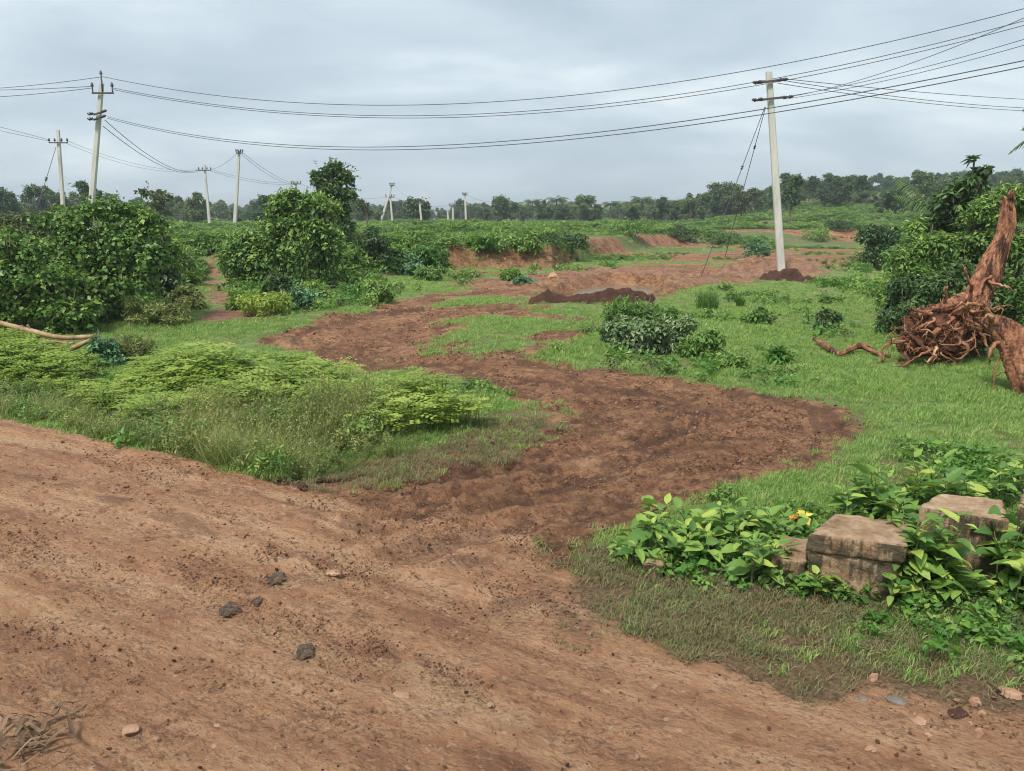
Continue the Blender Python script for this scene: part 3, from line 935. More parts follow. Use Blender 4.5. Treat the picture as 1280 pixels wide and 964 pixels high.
def grass_tuft(name, n, hgt, spread, width, lean, mat, tint=(0, 1), seedhead=0.0):
    mb = MB()
    a = rng.random(n) * 2 * math.pi
    q = np.sqrt(rng.random(n)) * spread
    base = np.stack([np.cos(a) * q, np.sin(a) * q, np.full(n, -0.02 * hgt)], -1)
    h = hgt * rng.uniform(0.5, 1.1, n)
    la = rng.random(n) * 2 * math.pi
    ln = lean * rng.uniform(0.2, 1.2, n)
    ld = np.stack([np.cos(la), np.sin(la), np.zeros(n)], -1)
    sd_ = np.stack([-np.sin(la + 0.6), np.cos(la + 0.6), np.zeros(n)], -1)
    w = width * rng.uniform(0.7, 1.3, n)[:, None]
    mid = base + ld * (ln * h * 0.35)[:, None] + np.array([0, 0, 1.0]) * (h * 0.58)[:, None]
    tip = base + ld * (ln * h)[:, None] + np.array([0, 0, 1.0]) * (h * (1 - 0.25 * ln))[:, None]
    V = np.stack([base - sd_ * w, base + sd_ * w, mid - sd_ * w * 0.8, mid + sd_ * w * 0.8, tip], 1).reshape(-1, 3)
    k = np.arange(n)[:, None] * 5
    T = np.concatenate([k + np.array([[0, 1, 3]]), k + np.array([[0, 3, 2]]), k + np.array([[2, 3, 4]])])
    ti = rng.uniform(tint[0], tint[1], n)
    mb.add(V, T, np.repeat(ti, 5))
    if seedhead > 0:
        k = int(n * seedhead)
        pos = tip[:k].repeat(5, 0) + rng.normal(size=(k * 5, 3)) * np.array([0.008, 0.008, 0.05]) * hgt
        leaves(mb, pos, rng.normal(size=(k * 5, 3)), 0.05 * hgt, 0.45, -0.5, rng.uniform(0.8, 1.0, k * 5))
    return bpy.data.objects.new(name, mb.mesh(name, mat))


def in_poly(x, y, poly):
    return sdf(x, y, poly) < 0


def candidates(n, r0, r1, amax=0.68):
    a = rng.uniform(-amax, amax, n)
    r = np.exp(rng.uniform(math.log(r0), math.log(r1), n))
    return r * np.sin(a), r * np.cos(a)


TALL_A = wpoly([(190, 590), (260, 602), (400, 588), (500, 562), (530, 532), (430, 518), (300, 522), (205, 540)])
TALL_B = wpoly([(-60, 515), (0, 528), (100, 556), (190, 580), (195, 535), (100, 500), (0, 488), (-60, 480)])
HERB_A = wpoly([(105, 520), (185, 472), (260, 462), (340, 472), (420, 490), (540, 520), (565, 534), (510, 545), (430, 524), (300, 530), (210, 548), (150, 542)])
HERB_B = wpoly([(-60, 440), (0, 440), (40, 445), (112, 468), (80, 500), (0, 500), (-60, 500)])
LUSH = wpoly([(560, 345), (575, 334), (640, 340), (700, 345), (690, 352), (600, 356)])

def build_grass():
    global rng
    rng = np.random.default_rng(101)
    lawn = [grass_tuft('lawn_tuft', 46, 0.038, 0.085, 0.0024, 1.0, M['lawn']) for _ in range(3)] + \
           [grass_tuft('lawn_tuft', 32, 0.062, 0.07, 0.0025, 0.8, M['lawn'], (0.1, 1)) for _ in range(2)]
    x, y = candidates(190000, 3.3, 62, 0.88)
    m = masks(x, y)
    r = np.hypot(x, y)
    soil = np.clip(m['road'] + m['mud'] + m['bare'] + m['org'] + m['path'] + m['strip'], 0, 1)
    patch = fbm(x, y, 1.6, 4, 131)
    p = (1 - soil) * np.clip(0.62 + 1.3 * patch, 0.22, 1)
    p *= np.where(m['verge'] > 0.5, 0.0, 1.0) * np.where(m['dry'] > 0.5, 0.25, 1)
    a = np.arctan2(x, y); ap = 640 + F * np.tan(a) / CP
    k = rng.random(len(x)) < p
    x, y, r = x[k], y[k], r[k]
    print('lawn', len(x))
    n = len(x)
    scl = (0.55 + 0.05 * r) * rng.uniform(0.6, 1.35, n) * (1 + 0.35 * np.clip(fbm(x, y, 1.1, 3, 140), -1, 1))
    scl = np.stack([scl, scl, scl * (0.55 + 0.05 * np.minimum(r, 11)) / (0.55 + 0.05 * r)], -1)
    scatter('lawn_grass', 'short bright green turf over the fields beside the muddy lane', 'grass', np.stack([x, y, G(x, y)], -1), rots(n, 0.15), scl, rng.integers(0, 5, n), lawn)
    # drying verge by the stones, and trampled grass at the lane's edge
    dry = [grass_tuft('verge_tuft', 36, 0.042, 0.065, 0.002, 1.3, M['drygrass']) for _ in range(3)] + [grass_tuft('verge_tuft', 26, 0.055, 0.06, 0.0024, 1.0, M['lawn'], (0, 0.6)) for _ in range(2)]
    x, y = candidates(80000, 2.6, 12, 0.88)
    m = masks(x, y)
    patch = fbm(x, y, 0.5, 4, 133)
    edge = (1 - m['road']) ** 1.5 * (m['verge'] > 0.4) * (0.12 + 0.88 * ss(sdf(x, y, ROAD) + 0.30 * fbm(x, y, 0.35, 3, 137), -0.05, 0.45))
    p = edge * np.clip(0.62 + 0.9 * patch, 0.22, 0.95) + (m['dry'] > 0.4) * (1 - m['road']) * np.clip(0.35 + 0.9 * patch, 0, 0.8)
    p += ((m['road'] > 0.3) & (m['road'] < 0.97)) * 0.10 * (patch > 0.1)
    k = rng.random(len(x)) < p
    x, y = x[k], y[k]; n = len(x)
    gr = fbm(x, y, 0.8, 3, 135) + 0.35 * (x - 1.2) * 0.6
    idx = np.where(rng.random(n) < np.clip(0.06 + 0.4 * gr, 0.02, 0.6), rng.integers(3, 5, n), rng.integers(0, 3, n))
    scatter('verge_grass', 'short brownish drying grass on the verge below the stones and along the lane', 'grass', np.stack([x, y, G(x, y)], -1), rots(n, 0.2), rng.uniform(0.5, 1.15, n), idx, dry)
    # tall seeding grass on the left
    tall = [grass_tuft('tall_grass_tuft', 40, 0.50, 0.17, 0.004, 0.7, M['tall'], (0, 0.85), 0.22) for _ in range(3)] + [grass_tuft('tall_grass_tuft', 40, 0.36, 0.14, 0.005, 0.6, M['tall'], (0, 0.6), 0.1) for _ in range(2)]
    X, Y, S = [], [], []
    for poly, nn, s0 in ((TALL_A, 900, 1.0), (TALL_B, 900, 0.68)):
        lo, hi = poly.min(0), poly.max(0)
        x = rng.uniform(lo[0] - .5, hi[0] + .5, nn * 4); y = rng.uniform(lo[1] - .5, hi[1] + .5, nn * 4)
        d = sdf(x, y, poly) + 0.5 * fbm(x, y, 0.9, 3, 150)
        k = (d < 0.25) & (masks(x, y)['road'] < 0.1)
        k &= rng.random(len(x)) < 0.75
        x, y, d = x[k][:nn * 2], y[k][:nn * 2], d[k][:nn * 2]
        X.append(x); Y.append(y); S.append(s0 * np.clip(0.55 - d * 1.0, 0.3, 1.0))
    x, y, s = np.concatenate(X), np.concatenate(Y), np.concatenate(S); n = len(x)
    scatter('tall_grass', 'tall yellowish seeding grass growing between the road edge and the leafy herbs', 'grass', np.stack([x, y, G(x, y)], -1), rots(n, 0.22), s * rng.uniform(0.55, 1.25, n) * (1 + 0.5 * fbm(x, y, 0.9, 3, 155)), np.where(fbm(x, y, 1.1, 3, 156) > 0.12, rng.integers(0, 3, n), np.where(rng.random(n) < 0.55, rng.integers(5, 8, n), rng.integers(3, 5, n))), tall + [weed_proto('tall_weed', M['tall'], 0.46, 0.22, 260, 0.042, 0.32, 0.4, True), weed_proto('tall_weed', M['tall'], 0.38, 0.20, 220, 0.05, 0.3), weed_proto('tall_weed', M['weed'], 0.40, 0.2, 200, 0.05, 0.35)])
    print('tall', n)


def herb_proto(name, mat, hgt=0.5, n=17, rad=0.2, size=0.050):
    mb = MB()
    for _ in range(3):
        a = rng.uniform(0, 6.28)
        tube(mb, [(0, 0, 0), (0.05 * math.cos(a), 0.05 * math.sin(a), hgt * 0.5), (0.12 * math.cos(a), 0.12 * math.sin(a), hgt * 0.9)], [0.007, 0.003], 4, tint=0.2)
    for _ in range(n):
        a = rng.uniform(0, 6.28); q = rad * math.sqrt(rng.random())
        z = hgt * (0.55 + 0.45 * rng.random() ** 0.5) * (1 - 0.35 * (q / rad) ** 2)
        c = np.array([math.cos(a) * q, math.sin(a) * q, z])
        d = np.array([math.cos(a + rng.normal() * .5), math.sin(a + rng.normal() * .5), rng.uniform(-0.3, 0.15)])
        s = np.array([-d[1], d[0], 0])
        ti = rng.uniform(0.1, 0.55) + 0.45 * (z / hgt - 0.5)
        for j in range(3):
            for sg in (-1, 1):
                b = c + d * size * 0.9 * j
                t = unit(s * sg + d * 0.5)
                w = np.cross(t, (0, 0, 1)) * size * 0.42
                L = size * 1.25
                mb.add([b, b + t * L * 0.6 + w + [0, 0, .004], b + t * L, b + t * L * 0.6 - w + [0, 0, .004]], [(0, 1, 2), (0, 2, 3)], np.clip(ti + rng.normal() * .06, 0, 1))
    return bpy.data.objects.new(name, mb.mesh(name, mat))


def weed_proto(name, mat, hgt, w, n, size, aspect=0.4, up=0.5, tall_leaf=False):
    mb = MB()
    blob_leaves(mb, dome_blobs(w, w, hgt, 7, (0.3, 0.5), 0.3), n, size, aspect, 0.5 if not tall_leaf else -0.8, 0.5, up, 0.6)
    return bpy.data.objects.new(name, mb.mesh(name, mat))


def build_cover():
    global rng
    rng = np.random.default_rng(202)
    herbs = [herb_proto('herb_plant', M['herb']) for _ in range(4)]
    X, Y, S = [], [], []
    for poly, nn, s0 in ((HERB_A, 520, 1.0), (HERB_B, 300, 0.95)):
        lo, hi = poly.min(0), poly.max(0)
        x = rng.uniform(lo[0] - .4, hi[0] + .4, nn * 3); y = rng.uniform(lo[1] - .4, hi[1] + .4, nn * 3)
        d = sdf(x, y, poly) + 0.35 * fbm(x, y, 0.9, 3, 160)
        k = d < 0.1
        x, y, d = x[k], y[k], d[k]
        X.append(x); Y.append(y); S.append(s0 * np.clip(0.75 - d * 0.35, 0.55, 1.15))
    x, y, s = np.concatenate(X), np.concatenate(Y), np.concatenate(S); n = len(x)
    print('herbs', n)
    scatter('herb_cover', 'dense bed of low yellowish green herbs with small paired leaflets left of the lane', 'herbs', np.stack([x, y, G(x, y)], -1), rots(n, 0.08), s * rng.uniform(0.65, 1.2, n) * (1 + 0.45 * fbm(x, y, 0.8, 3, 165)), rng.integers(0, 4, n), herbs)
    # lush weeds over the bank and the fields beyond
    weeds = [weed_proto('weed_clump', M['weed'], 0.55, 0.42, 230, 0.13) for _ in range(3)] + [weed_proto('weed_clump', M['weed'], 0.75, 0.36, 230, 0.2, 0.22, 0.7, True) for _ in range(2)] + \
            [weed_proto('weed_clump', M['deep'], 0.6, 0.45, 230, 0.12)]
    x, y = candidates(26000, 22, 140, 0.72)
    x2, y2 = candidates(40000, 36, 150, 0.5); kk = x2 > 0.02 * y2
    x, y = np.concatenate([x, x2[kk]]), np.concatenate([y, y2[kk]])
    r = np.hypot(x, y); ap = 640 + F * np.tan(np.arctan2(x, y)) / CP
    rb = np.interp(ap, [-600, 250, 400, 480, 560, 690, 740, 850, 1000, 1280, 1900], [24, 24, 26, 27.5, 31.3, 33.3, 42, 63, 72, 80, 85])
    m = masks(x, y)
    n1 = fbm(x, y, 6, 3, 171)
    p = ss(r, rb - 0.2, rb + 1.0) * np.where(ap > 700, np.clip(0.62 + 1.1 * n1, 0.05, 1), 0.95)
    p = p * (1 - m['pathw'])
    for re_ in (93.5, 113.5, 134):
        p = np.maximum(p, np.exp(-((r - re_) / 2.0) ** 2) * (ap > 760))
    p = np.maximum(p, 0.8 * (r > 37) * (ap > 640) * (1 - m['bare']) * (n1 > -0.25))
    p = p * (1 - m['bare']) * (1 - 0.9 * m['strip'])
    k = rng.random(len(x)) < p
    x, y, r, ap = x[k], y[k], r[k], ap[k]; n = len(x)
    print('weeds', n)
    s = (0.55 + 0.0022 * r) * rng.uniform(0.55, 1.3, n) * (1 + 0.8 * fbm(x, y, 5, 4, 172))
    s = np.stack([s * (1 + 0.006 * r), s * (1 + 0.006 * r), s], -1)
    s *= np.where(ap > 780, 0.8, 1.0)[:, None]
    s[(ap > 695) & (r < 64)] *= 0.4
    idx = np.where(fbm(x, y, 7, 2, 173) > 0.0, rng.integers(0, 3, n), rng.integers(3, 6, n))
    scatter('field_weeds', 'lush green weeds covering the earth bank and the terraced fields beyond', 'weeds', np.stack([x, y, G(x, y) - 0.03], -1), rots(n, 0.1), s, idx, weeds)
    # rank low plants: around the stones, lane edges, foot of the bushes, the near field
    low = [weed_proto('low_plant', M['weed'], 0.16, 0.13, 50, 0.06, 0.5) for _ in range(3)] + [weed_proto('low_plant', M['bright'], 0.17, 0.14, 50, 0.065, 0.5) for _ in range(2)] + [weed_proto('low_plant', M['olive'], 0.15, 0.13, 60, 0.045, 0.4)]
    x, y = candidates(20000, 3.4, 34, 0.85)
    m = masks(x, y); r = np.hypot(x, y); ap = 640 + F * np.tan(np.arctan2(x, y)) / CP
    soil = np.clip(m['road'] + m['mud'] + m['org'] + m['pathw'] + m['isle'] * .9 + m['bare'] * .7, 0, 1)
    n1 = fbm(x, y, 2.0, 4, 181)
    stone_zone = 1 - ss(sdf(x, y, STONEZ), -0.05, 0.12)
    p = 0.5 * (1 - soil) * (m['verge'] > .5) * ss(x, 1.3, 2.2) * np.clip(0.15 + 1.4 * fbm(x, y, .5, 3, 183), 0, 1) + (1 - soil) * (np.clip((n1 - 0.05) * 1.6, 0, 0.6) * (1 - m['verge'] * .9) * np.where((ap < 420) & (r > 11) & (r < 18.5), 0.15, 1) + stone_zone * np.clip(0.50 + 1.2 * fbm(x, y, 0.45, 3, 185), 0.08, 0.85) + np.where(ap < 480, 0.35, 0) * (r > 18.5))
    k = rng.random(len(x)) < p
    x, y, r, sz = x[k], y[k], r[k], stone_zone[k]; n = len(x)
    idx = np.where(sz > 0.5, rng.choice([0, 1, 3, 4, 5], n, p=[.28, .27, .15, .15, .15]), rng.integers(0, 6, n))
    print('low', n)
    scatter('low_plants', 'small mixed leafy plants scattered through the grass and round the stones', 'weeds', np.stack([x, y, G(x, y)], -1), rots(n, 0.1), (0.45 + 0.05 * r) * rng.uniform(0.6, 1.3, n), idx, low)


STONEZ = wpoly([(752, 702), (800, 686), (900, 668), (1000, 648), (1280, 612), (1400, 610), (1400, 790), (1280, 775), (1130, 765), (960, 735), (830, 722)])
build_grass()
build_cover()


def clod_proto(name, mat, seed):
    g = np.random.default_rng(seed)
    t = (1 + 5 ** 0.5) / 2
    V = np.array([(-1, t, 0), (1, t, 0), (-1, -t, 0), (1, -t, 0), (0, -1, t), (0, 1, t), (0, -1, -t), (0, 1, -t), (t, 0, -1), (t, 0, 1), (-t, 0, -1), (-t, 0, 1)], float)
    Fc = [(0, 11, 5), (0, 5, 1), (0, 1, 7), (0, 7, 10), (0, 10, 11), (1, 5, 9), (5, 11, 4), (11, 10, 2), (10, 7, 6), (7, 1, 8), (3, 9, 4), (3, 4, 2), (3, 2, 6), (3, 6, 8), (3, 8, 9), (4, 9, 5), (2, 4, 11), (6, 2, 10), (8, 6, 7), (9, 8, 1)]
    V = unit(V) * g.uniform(0.6, 1.2, (12, 1)) * np.array([1, g.uniform(0.6, 1), g.uniform(0.35, 0.6)])
    return bpy.data.objects.new(name, fast_mesh(name, V, Fc, mat, False))


def build_clods():
    global rng
    rng = np.random.default_rng(303)
    pr = [clod_proto('soil_clod', M['tanclod'], i) for i in range(4)] + [clod_proto('soil_clod', M['redclod'], 7), clod_proto('soil_clod', M['clod'], 8)]
    x, y = candidates(330000, 2.1, 30)
    m = masks(x, y); r = np.hypot(x, y)
    ru = x * EU[0] + y * EU[1]; rv = x * EN[0] + y * EN[1]
    cl = np.clip(0.10 + 1.5 * fbm(ru * 0.45, rv, 0.35, 4, 191), 0, 1)
    cl2 = np.clip(0.2 + 1.2 * fbm(x, y, 0.45, 4, 192), 0, 1)
    dkt = np.zeros(x.shape)
    for pl in DARK_TRK:
        d, _, _ = pline(x, y, pl)
        dkt = np.maximum(dkt, np.exp(-(d / 0.12) ** 2))
    p = m['mud'] * cl2 * 0.75 * (1 - m['dry'] * .4) + m['road'] * (0.05 + cl * 0.6 + dkt * 0.5 * (cl2 > 0.2)) * (1 - m['mud']) + m['org'] * 0.5
    dark = rng.random(len(x)) < (0.16 + 0.3 * dkt + 0.15 * m['mud'])
    k = rng.random(len(x)) < p
    x, y, r, dark = x[k], y[k], r[k], dark[k]; n = len(x)
    print('clods', n)
    s = (0.0022 + 0.00070 * r) * np.exp(np.clip(rng.normal(size=n) * 0.5, -1.2, 1.15))
    ci = np.where(dark, np.where(rng.random(n) < .35, 5, 4), rng.integers(0, 4, n))
    scatter('soil_clods', 'small crumbs of red and brown soil strewn over road and lane', 'soil', np.stack([x, y, G(x, y) + 0.006 + 0.010 * (rng.random(n))], -1), rots(n, 0.5), s, ci, pr)
    pb = [clod_proto('pebble', M['palestone'], 20 + i) for i in range(3)]
    x, y = candidates(22000, 2.2, 14)
    m = masks(x, y); r = np.hypot(x, y)
    cl = np.clip(0.9 * fbm(x, y, 0.5, 3, 195) - 0.1, 0, 1)
    edge = np.exp(-(sdf(x, y, ROAD) / 0.18) ** 2) * (x > 1.0) * (y < 4)
    k = rng.random(len(x)) < np.clip(m['road'] * cl * 0.25 + 0.35 * edge * m['road'], 0, 1)
    x, y, r = x[k], y[k], r[k]; n = len(x)
    s = (0.003 + 0.0009 * r) * np.exp(rng.normal(size=n) * 0.55)
    scatter('pebbles', 'pale gravel and small pebbles bedded in the red road', 'gravel', np.stack([x, y, G(x, y) + 0.003], -1), rots(n, 0.4), s, rng.integers(0, 3, n), pb)


build_clods()

# ------------------------------------------------------------------ far wood, trees and palms
def tree_meshes(seed, h, w, nleaf, size, mat, trunk_frac=0.3, nb=16, aspect=0.6, lean=0.0):
    global rng
    rng = np.random.default_rng(seed)
    ch = h * (1 - trunk_frac)
    B = []
    for _ in range(nb):
        a = rng.uniform(0, 6.28); q = math.sqrt(rng.random()) * 0.72
        zt = rng.uniform(0.15, 0.9)
        env = math.sin(math.pi * (0.18 + 0.75 * zt)) ** 0.6
        f = rng.uniform(0.22, 0.40)
        B.append((math.cos(a) * q * w * env, math.sin(a) * q * w * env, h * trunk_frac + zt * ch * 0.92, f * w, f * w, f * ch * 0.55))
    cb = MB()
    blob_leaves(cb, B, nleaf, size, aspect, 0.4, 0.6, 0.5, 0.5, ragged=3)
    tb = MB()
    tube(tb, smooth_path([(0, 0, -0.3), (0.03 * w, 0, h * 0.25), (lean * w, 0.03 * w, h * 0.55), (lean * w, 0, h * 0.8)], 8), [0.045 * w + 0.05, 0.02 * w], 6, 0.1)
    for b in B[:7]:
        tube(tb, smooth_path([(lean * w * .6, 0, h * trunk_frac * 0.9), (b[0] * .5, b[1] * .5, b[2] * .75), b[:3]], 5), [0.02 * w + .02, 0.008 * w], 5, cap=False)
    return tb.mesh('trunk', M['bark']), cb.mesh('crown', mat)


def palm_meshes(seed, h, L, nf, mat, crown_only=False):
    global rng
    rng = np.random.default_rng(seed)
    tb = MB(); cb = MB()
    bend = rng.uniform(-0.08, 0.08, 2) * h
    tp = smooth_path([(0, 0, -0.2), (bend[0] * .3, bend[1] * .3, h * 0.5), (bend[0], bend[1], h)], 8)
    tube(tb, tp, [0.17, 0.11], 7, 0.05)
    for i in range(nf):
        frond(cb, tp[-1], i * 2.4 + rng.normal() * .2, rng.uniform(-0.25, 1.0), L * rng.uniform(0.8, 1.1), 16)
    return tb.mesh('trunk', M['bark']), cb.mesh('crown', mat)


def frond(mb, base, az, rise, L, nl, droop=1.0, lw=0.06):
    d = np.array([math.cos(az), math.sin(az), 0])
    s = np.array([-d[1], d[0], 0])
    ts = np.linspace(0, 1, 9)
    P = np.array([base + d * L * t * (1 - 0.12 * t) + np.array([0, 0, L * (rise * t - droop * 0.75 * t * t)]) for t in ts])
    tube(mb, P, [0.025 * L / 2, 0.006], 4, tint=0.6, cap=False)
    for j in range(nl):
        t = 0.15 + 0.85 * (j + 0.5) / nl
        c = np.array([np.interp(t, ts, P[:, k]) for k in range(3)])
        ll = L * 0.30 * math.sin(math.pi * min(1, 0.2 + 0.8 * t) ** 0.8) + 0.05
        for sg in (-1, 1):
            t_ = unit(s * sg * 0.8 + d * 0.6 + np.array([0, 0, -0.45 + rng.normal() * .15]))
            w = d * lw * L / 2
            e = c + t_ * ll
            e[2] -= 0.25 * ll
            mb.add([c - w * .6, c + w * .6, c + t_ * ll * .55 + w * .5, e, c + t_ * ll * .55 - w * .5], [(0, 1, 2), (0, 2, 4), (4, 2, 3)], rng.random())


LANDMARKS = [(-400, 'the left picture edge'), (79, 'the pole with four insulators'), (115, 'the tallest leaning pole'), (198, 'the sparse tree'), (263, 'the thin crossarm pole'), (293, 'the pale pole'),
             (385, 'the vine-draped tree'), (475, 'the steeply leaning pole'), (526, 'the plain pale pole'), (564, 'the short stub pole'), (582, 'the slim pole'), (635, 'the rightmost distant pole'),
             (905, 'the stay wires'), (970, 'the big pole'), (1118, 'the broad dark tree'), (1203, 'the large-leaved tree'), (2000, 'the right picture edge')]


def between(ap):
    for (a, na), (b, nb_) in zip(LANDMARKS[:-1], LANDMARKS[1:]):
        if ap < b:
            return 'between %s and %s' % (na, nb_)


def build_far():
    global rng
    protos = []
    for i in range(9):
        h = 1.0
        tb, cb = tree_meshes(400 + i, 6.0, [2.4, 3.0, 2.0, 2.7, 3.4, 2.2, 2.8, 1.8, 3.1][i], 4200, 0.29, M['farleaf'], [0.1, 0.08, 0.16, 0.06, 0.1, 0.14, 0.05, 0.2, 0.1][i], [14, 18, 12, 16, 20, 13, 16, 11, 18][i])
        protos.append((tb, cb))
    # far wood that reads as one mass behind the single trees
    rng = np.random.default_rng(440)
    srcs = [bpy.data.objects.new('wood_crown', cb) for _, cb in protos[:5]]
    n = 900
    a = rng.uniform(-0.85, 0.85, n)
    ap = 640 + F * np.tan(a) / CP
    r = np.where(ap > 860, rng.uniform(190, 330, n), rng.uniform(215, 420, n))
    x, y = r * np.sin(a), r * np.cos(a)
    s = rng.uniform(0.65, 1.15, n) * np.interp(ap, [0, 640, 900, 1280], [1.15, 1.05, 0.95, 1.15]) * np.interp(r, [190, 420], [0.8, 1.2])
    scatter('far_wood', 'far-off dark green wood closing the horizon behind the single trees', 'wood', np.stack([x, y, G(x, y) - 0.8], -1), rots(n, 0.05), s, rng.integers(0, 5, n), srcs)
    zones = [(-40, 270, 95, 190, 30, 0.75, 'dark tree in the low treeline behind the leftmost poles', 'trees of the treeline behind the leftmost poles'),
             (270, 640, 110, 205, 38, 0.74, 'dark tree in the low treeline around and behind the leaning pole', 'trees of the treeline behind the leaning pole'),
             (640, 870, 120, 200, 30, 0.72, 'dark rounded tree among the far palms', 'rounded trees among the far palms'),
             (860, 1090, 118, 190, 46, 0.82, 'green tree in the woodland rising behind the big utility pole', 'trees of the woodland behind the big utility pole'),
             (1090, 1330, 100, 170, 24, 0.74, 'dark tree of the wooded rise at right beyond the terraces', 'trees of the wooded rise at the right')]
    rng = np.random.default_rng(450)
    k = 0
    for x0, x1, r0, r1, n, s0, lab, grp in zones:
        for j in range(n):
            ap = x0 + (x1 - x0) * (j + rng.uniform(0, 1)) / n
            r = rng.uniform(r0, r1)
            a = math.atan((ap - 640) * CP / F)
            x, y = r * math.sin(a), r * math.cos(a)
            g = float(G(np.array([x]), np.array([y]))[0])
            tb, cb = protos[k % 9]
            s = s0 * rng.uniform(0.5, 1.3) * (0.75 + 0.25 * r / r1)
            wh = between(ap)
            kind_ = lab.split(' tree')[0].split(' ')
            t = thing('distant_tree', ' '.join(kind_) + ' far tree ' + wh, 'tree', (x, y, g - 0.1), 'far trees ' + wh, rng.uniform(0, 6.28))
            t.scale = (s * rng.uniform(0.85, 1.25), s * rng.uniform(0.85, 1.25), s)
            add_obj('trunk', tb, t); add_obj('crown', cb, t)
            k += 1
    pals = [palm_meshes(470 + i, [6.0, 4.6, 6.8][i], 2.7, 26, M['palm']) for i in range(3)]
    rng = np.random.default_rng(480)
    for j in range(46):
        ap = 640 + (850 - 640) * (j + rng.uniform(0, 1)) / 46
        r = rng.uniform(120, 190)
        a = math.atan((ap - 640) * CP / F)
        x, y = r * math.sin(a), r * math.cos(a)
        g = float(G(np.array([x]), np.array([y]))[0])
        third = ('left end', 'middle', 'right end')[min(2, j * 3 // 46)]
        t = thing('coconut_palm', 'small far coconut palm at the %s of the grove on the horizon' % third if third != 'middle' else 'small far coconut palm in the middle of the grove on the horizon', 'palm', (x, y, g - 0.5), 'coconut palms at the %s of the far grove' % third, rng.uniform(0, 6.28))
        s = rng.uniform(0.42, 0.72); t.scale = (s * 1.35, s * 1.35, s)
        tb, cb = pals[j % 3]
        add_obj('trunk', tb, t); add_obj('crown', cb, t)


build_far()


def single_tree(name, label, px, base_py, top_py, wpx, dist, mat, nleaf, size, seed, trunk=0.3, nb=16, lean=0.0, aspect=0.6):
    P = atd(float(px), float(base_py), dist)
    g = float(G(np.array([P[0]]), np.array([P[1]]))[0])
    top = atd(float(px), float(top_py), dist)[2]
    h = top - g
    tb, cb = tree_meshes(seed, h, wpx * dist / F, nleaf, size, mat, trunk, nb, aspect, lean)
    o = thing(name, label, 'tree', (P[0], P[1], g))
    add_obj('trunk', tb, o); add_obj('crown', cb, o)
    return o


single_tree('sparse_tree', 'thin sparse tree with an open feathery crown behind the left bush', 198, 300, 232, 27, 48, M['olive'], 520, 0.24, 512, 0.35, 10)
single_tree('brown_tree', 'half-bare brownish tree left of the leaning pole', 459, 285, 245, 15, 75, M['olive'], 700, 0.22, 513, 0.3, 9)
single_tree('round_tree', 'round-crowned dark tree right of the leaning pole', 522, 287, 247, 22, 105, M['farleaf'], 2600, 0.34, 514, 0.25, 14)
single_tree('round_tree', 'dark round tree behind the left edge of the vine-draped tree', 338, 285, 243, 27, 85, M['farleaf'], 2400, 0.32, 515, 0.2, 14)
single_tree('lanky_tree', 'lanky uneven tree with tufts of leaves just right of the big pole', 986, 285, 207, 15, 82, M['deep'], 1500, 0.3, 516, 0.3, 9, 0.15)
single_tree('broad_tree', 'broad dark tree on the upper terrace left of the small palm', 1118, 272, 226, 24, 92, M['deep'], 3600, 0.26, 517, 0.15, 16)
single_tree('pale_tree', 'paler yellow-green tree in the wood left of the big pole', 926, 272, 234, 17, 105, M['olive'], 1900, 0.3, 518, 0.2, 12)

# ------------------------------------------------------------------ bushes, left to right
bush('vine_bush', 'large bright vine-covered bush at the left, tallest part below the tall pole', 'bush', 118, 398, 78, 249, M['vine'], 16000, 0.085, 601, 0.75, 0.5, lobes=[(90, 276, 32, 20), (125, 268, 26, 20), (160, 267, 22, 18), (185, 284, 18, 26), (204, 322, 14, 28), (150, 312, 40, 34), (100, 312, 40, 36), (150, 352, 42, 36), (112, 362, 38, 38), (182, 352, 22, 28), (128, 385, 40, 22)])
bush('vine_bush', 'creeper-covered bush spilling down at the left picture edge above the fallen poles', 'bush', 20, 412, 82, 290, M['vine'], 13000, 0.085, 602, 0.75, 0.5, lobes=[(-30, 320, 40, 40), (12, 316, 26, 30), (45, 325, 26, 28), (30, 350, 45, 36), (72, 352, 26, 28), (10, 385, 45, 32), (62, 385, 34, 30), (98, 388, 22, 26), (85, 405, 26, 16), (-40, 370, 40, 50)])
bush('dry_bush', 'brownish thin-leaved bush top at far left behind the creepers', 'bush', 30, 385, 70, 262, M['olive'], 7500, 0.085, 603, 0.45, 0.5, lobes=[(5, 285, 25, 22), (35, 280, 25, 18), (62, 280, 25, 16), (80, 290, 20, 24), (30, 310, 50, 28), (-30, 290, 30, 30), (40, 345, 50, 40)])
bush('dark_bush', 'darker small bush at the right foot of the vine-covered bush', 'bush', 190, 376, 34, 292, M['deep'], 3500, 0.10, 604, 0.6, 0.7, 12)
bush('leafy_bush', 'creepers hanging to the ground in front of the left vine bush', 'bush', 88, 416, 34, 358, M['vine'], 2200, 0.10, 605, 0.75, 0.5, 9)
bush('green_shrub', 'pale green open shrub between the vine bush and the footpath', 'bush', 224, 360, 28, 288, M['weed'], 3000, 0.12, 606, 0.4, 0.8, 12)
bush('leafy_bush', 'rounded leafy bush right of the footpath', 'bush', 316, 362, 46, 280, M['vine'], 9000, 0.115, 607, 0.5, 0.6, lobes=[(318, 298, 26, 16), (300, 310, 24, 20), (340, 310, 22, 20), (318, 325, 42, 26), (290, 332, 18, 20), (345, 338, 18, 20), (318, 350, 38, 18)])
bush('dark_leaved_shrub', 'small dark shrub below the rounded bush by the vine-draped tree', 'bush', 347, 376, 20, 334, M['deep'], 1500, 0.11, 608, 0.5, 0.8, 9)  # dark-leaf material throughout
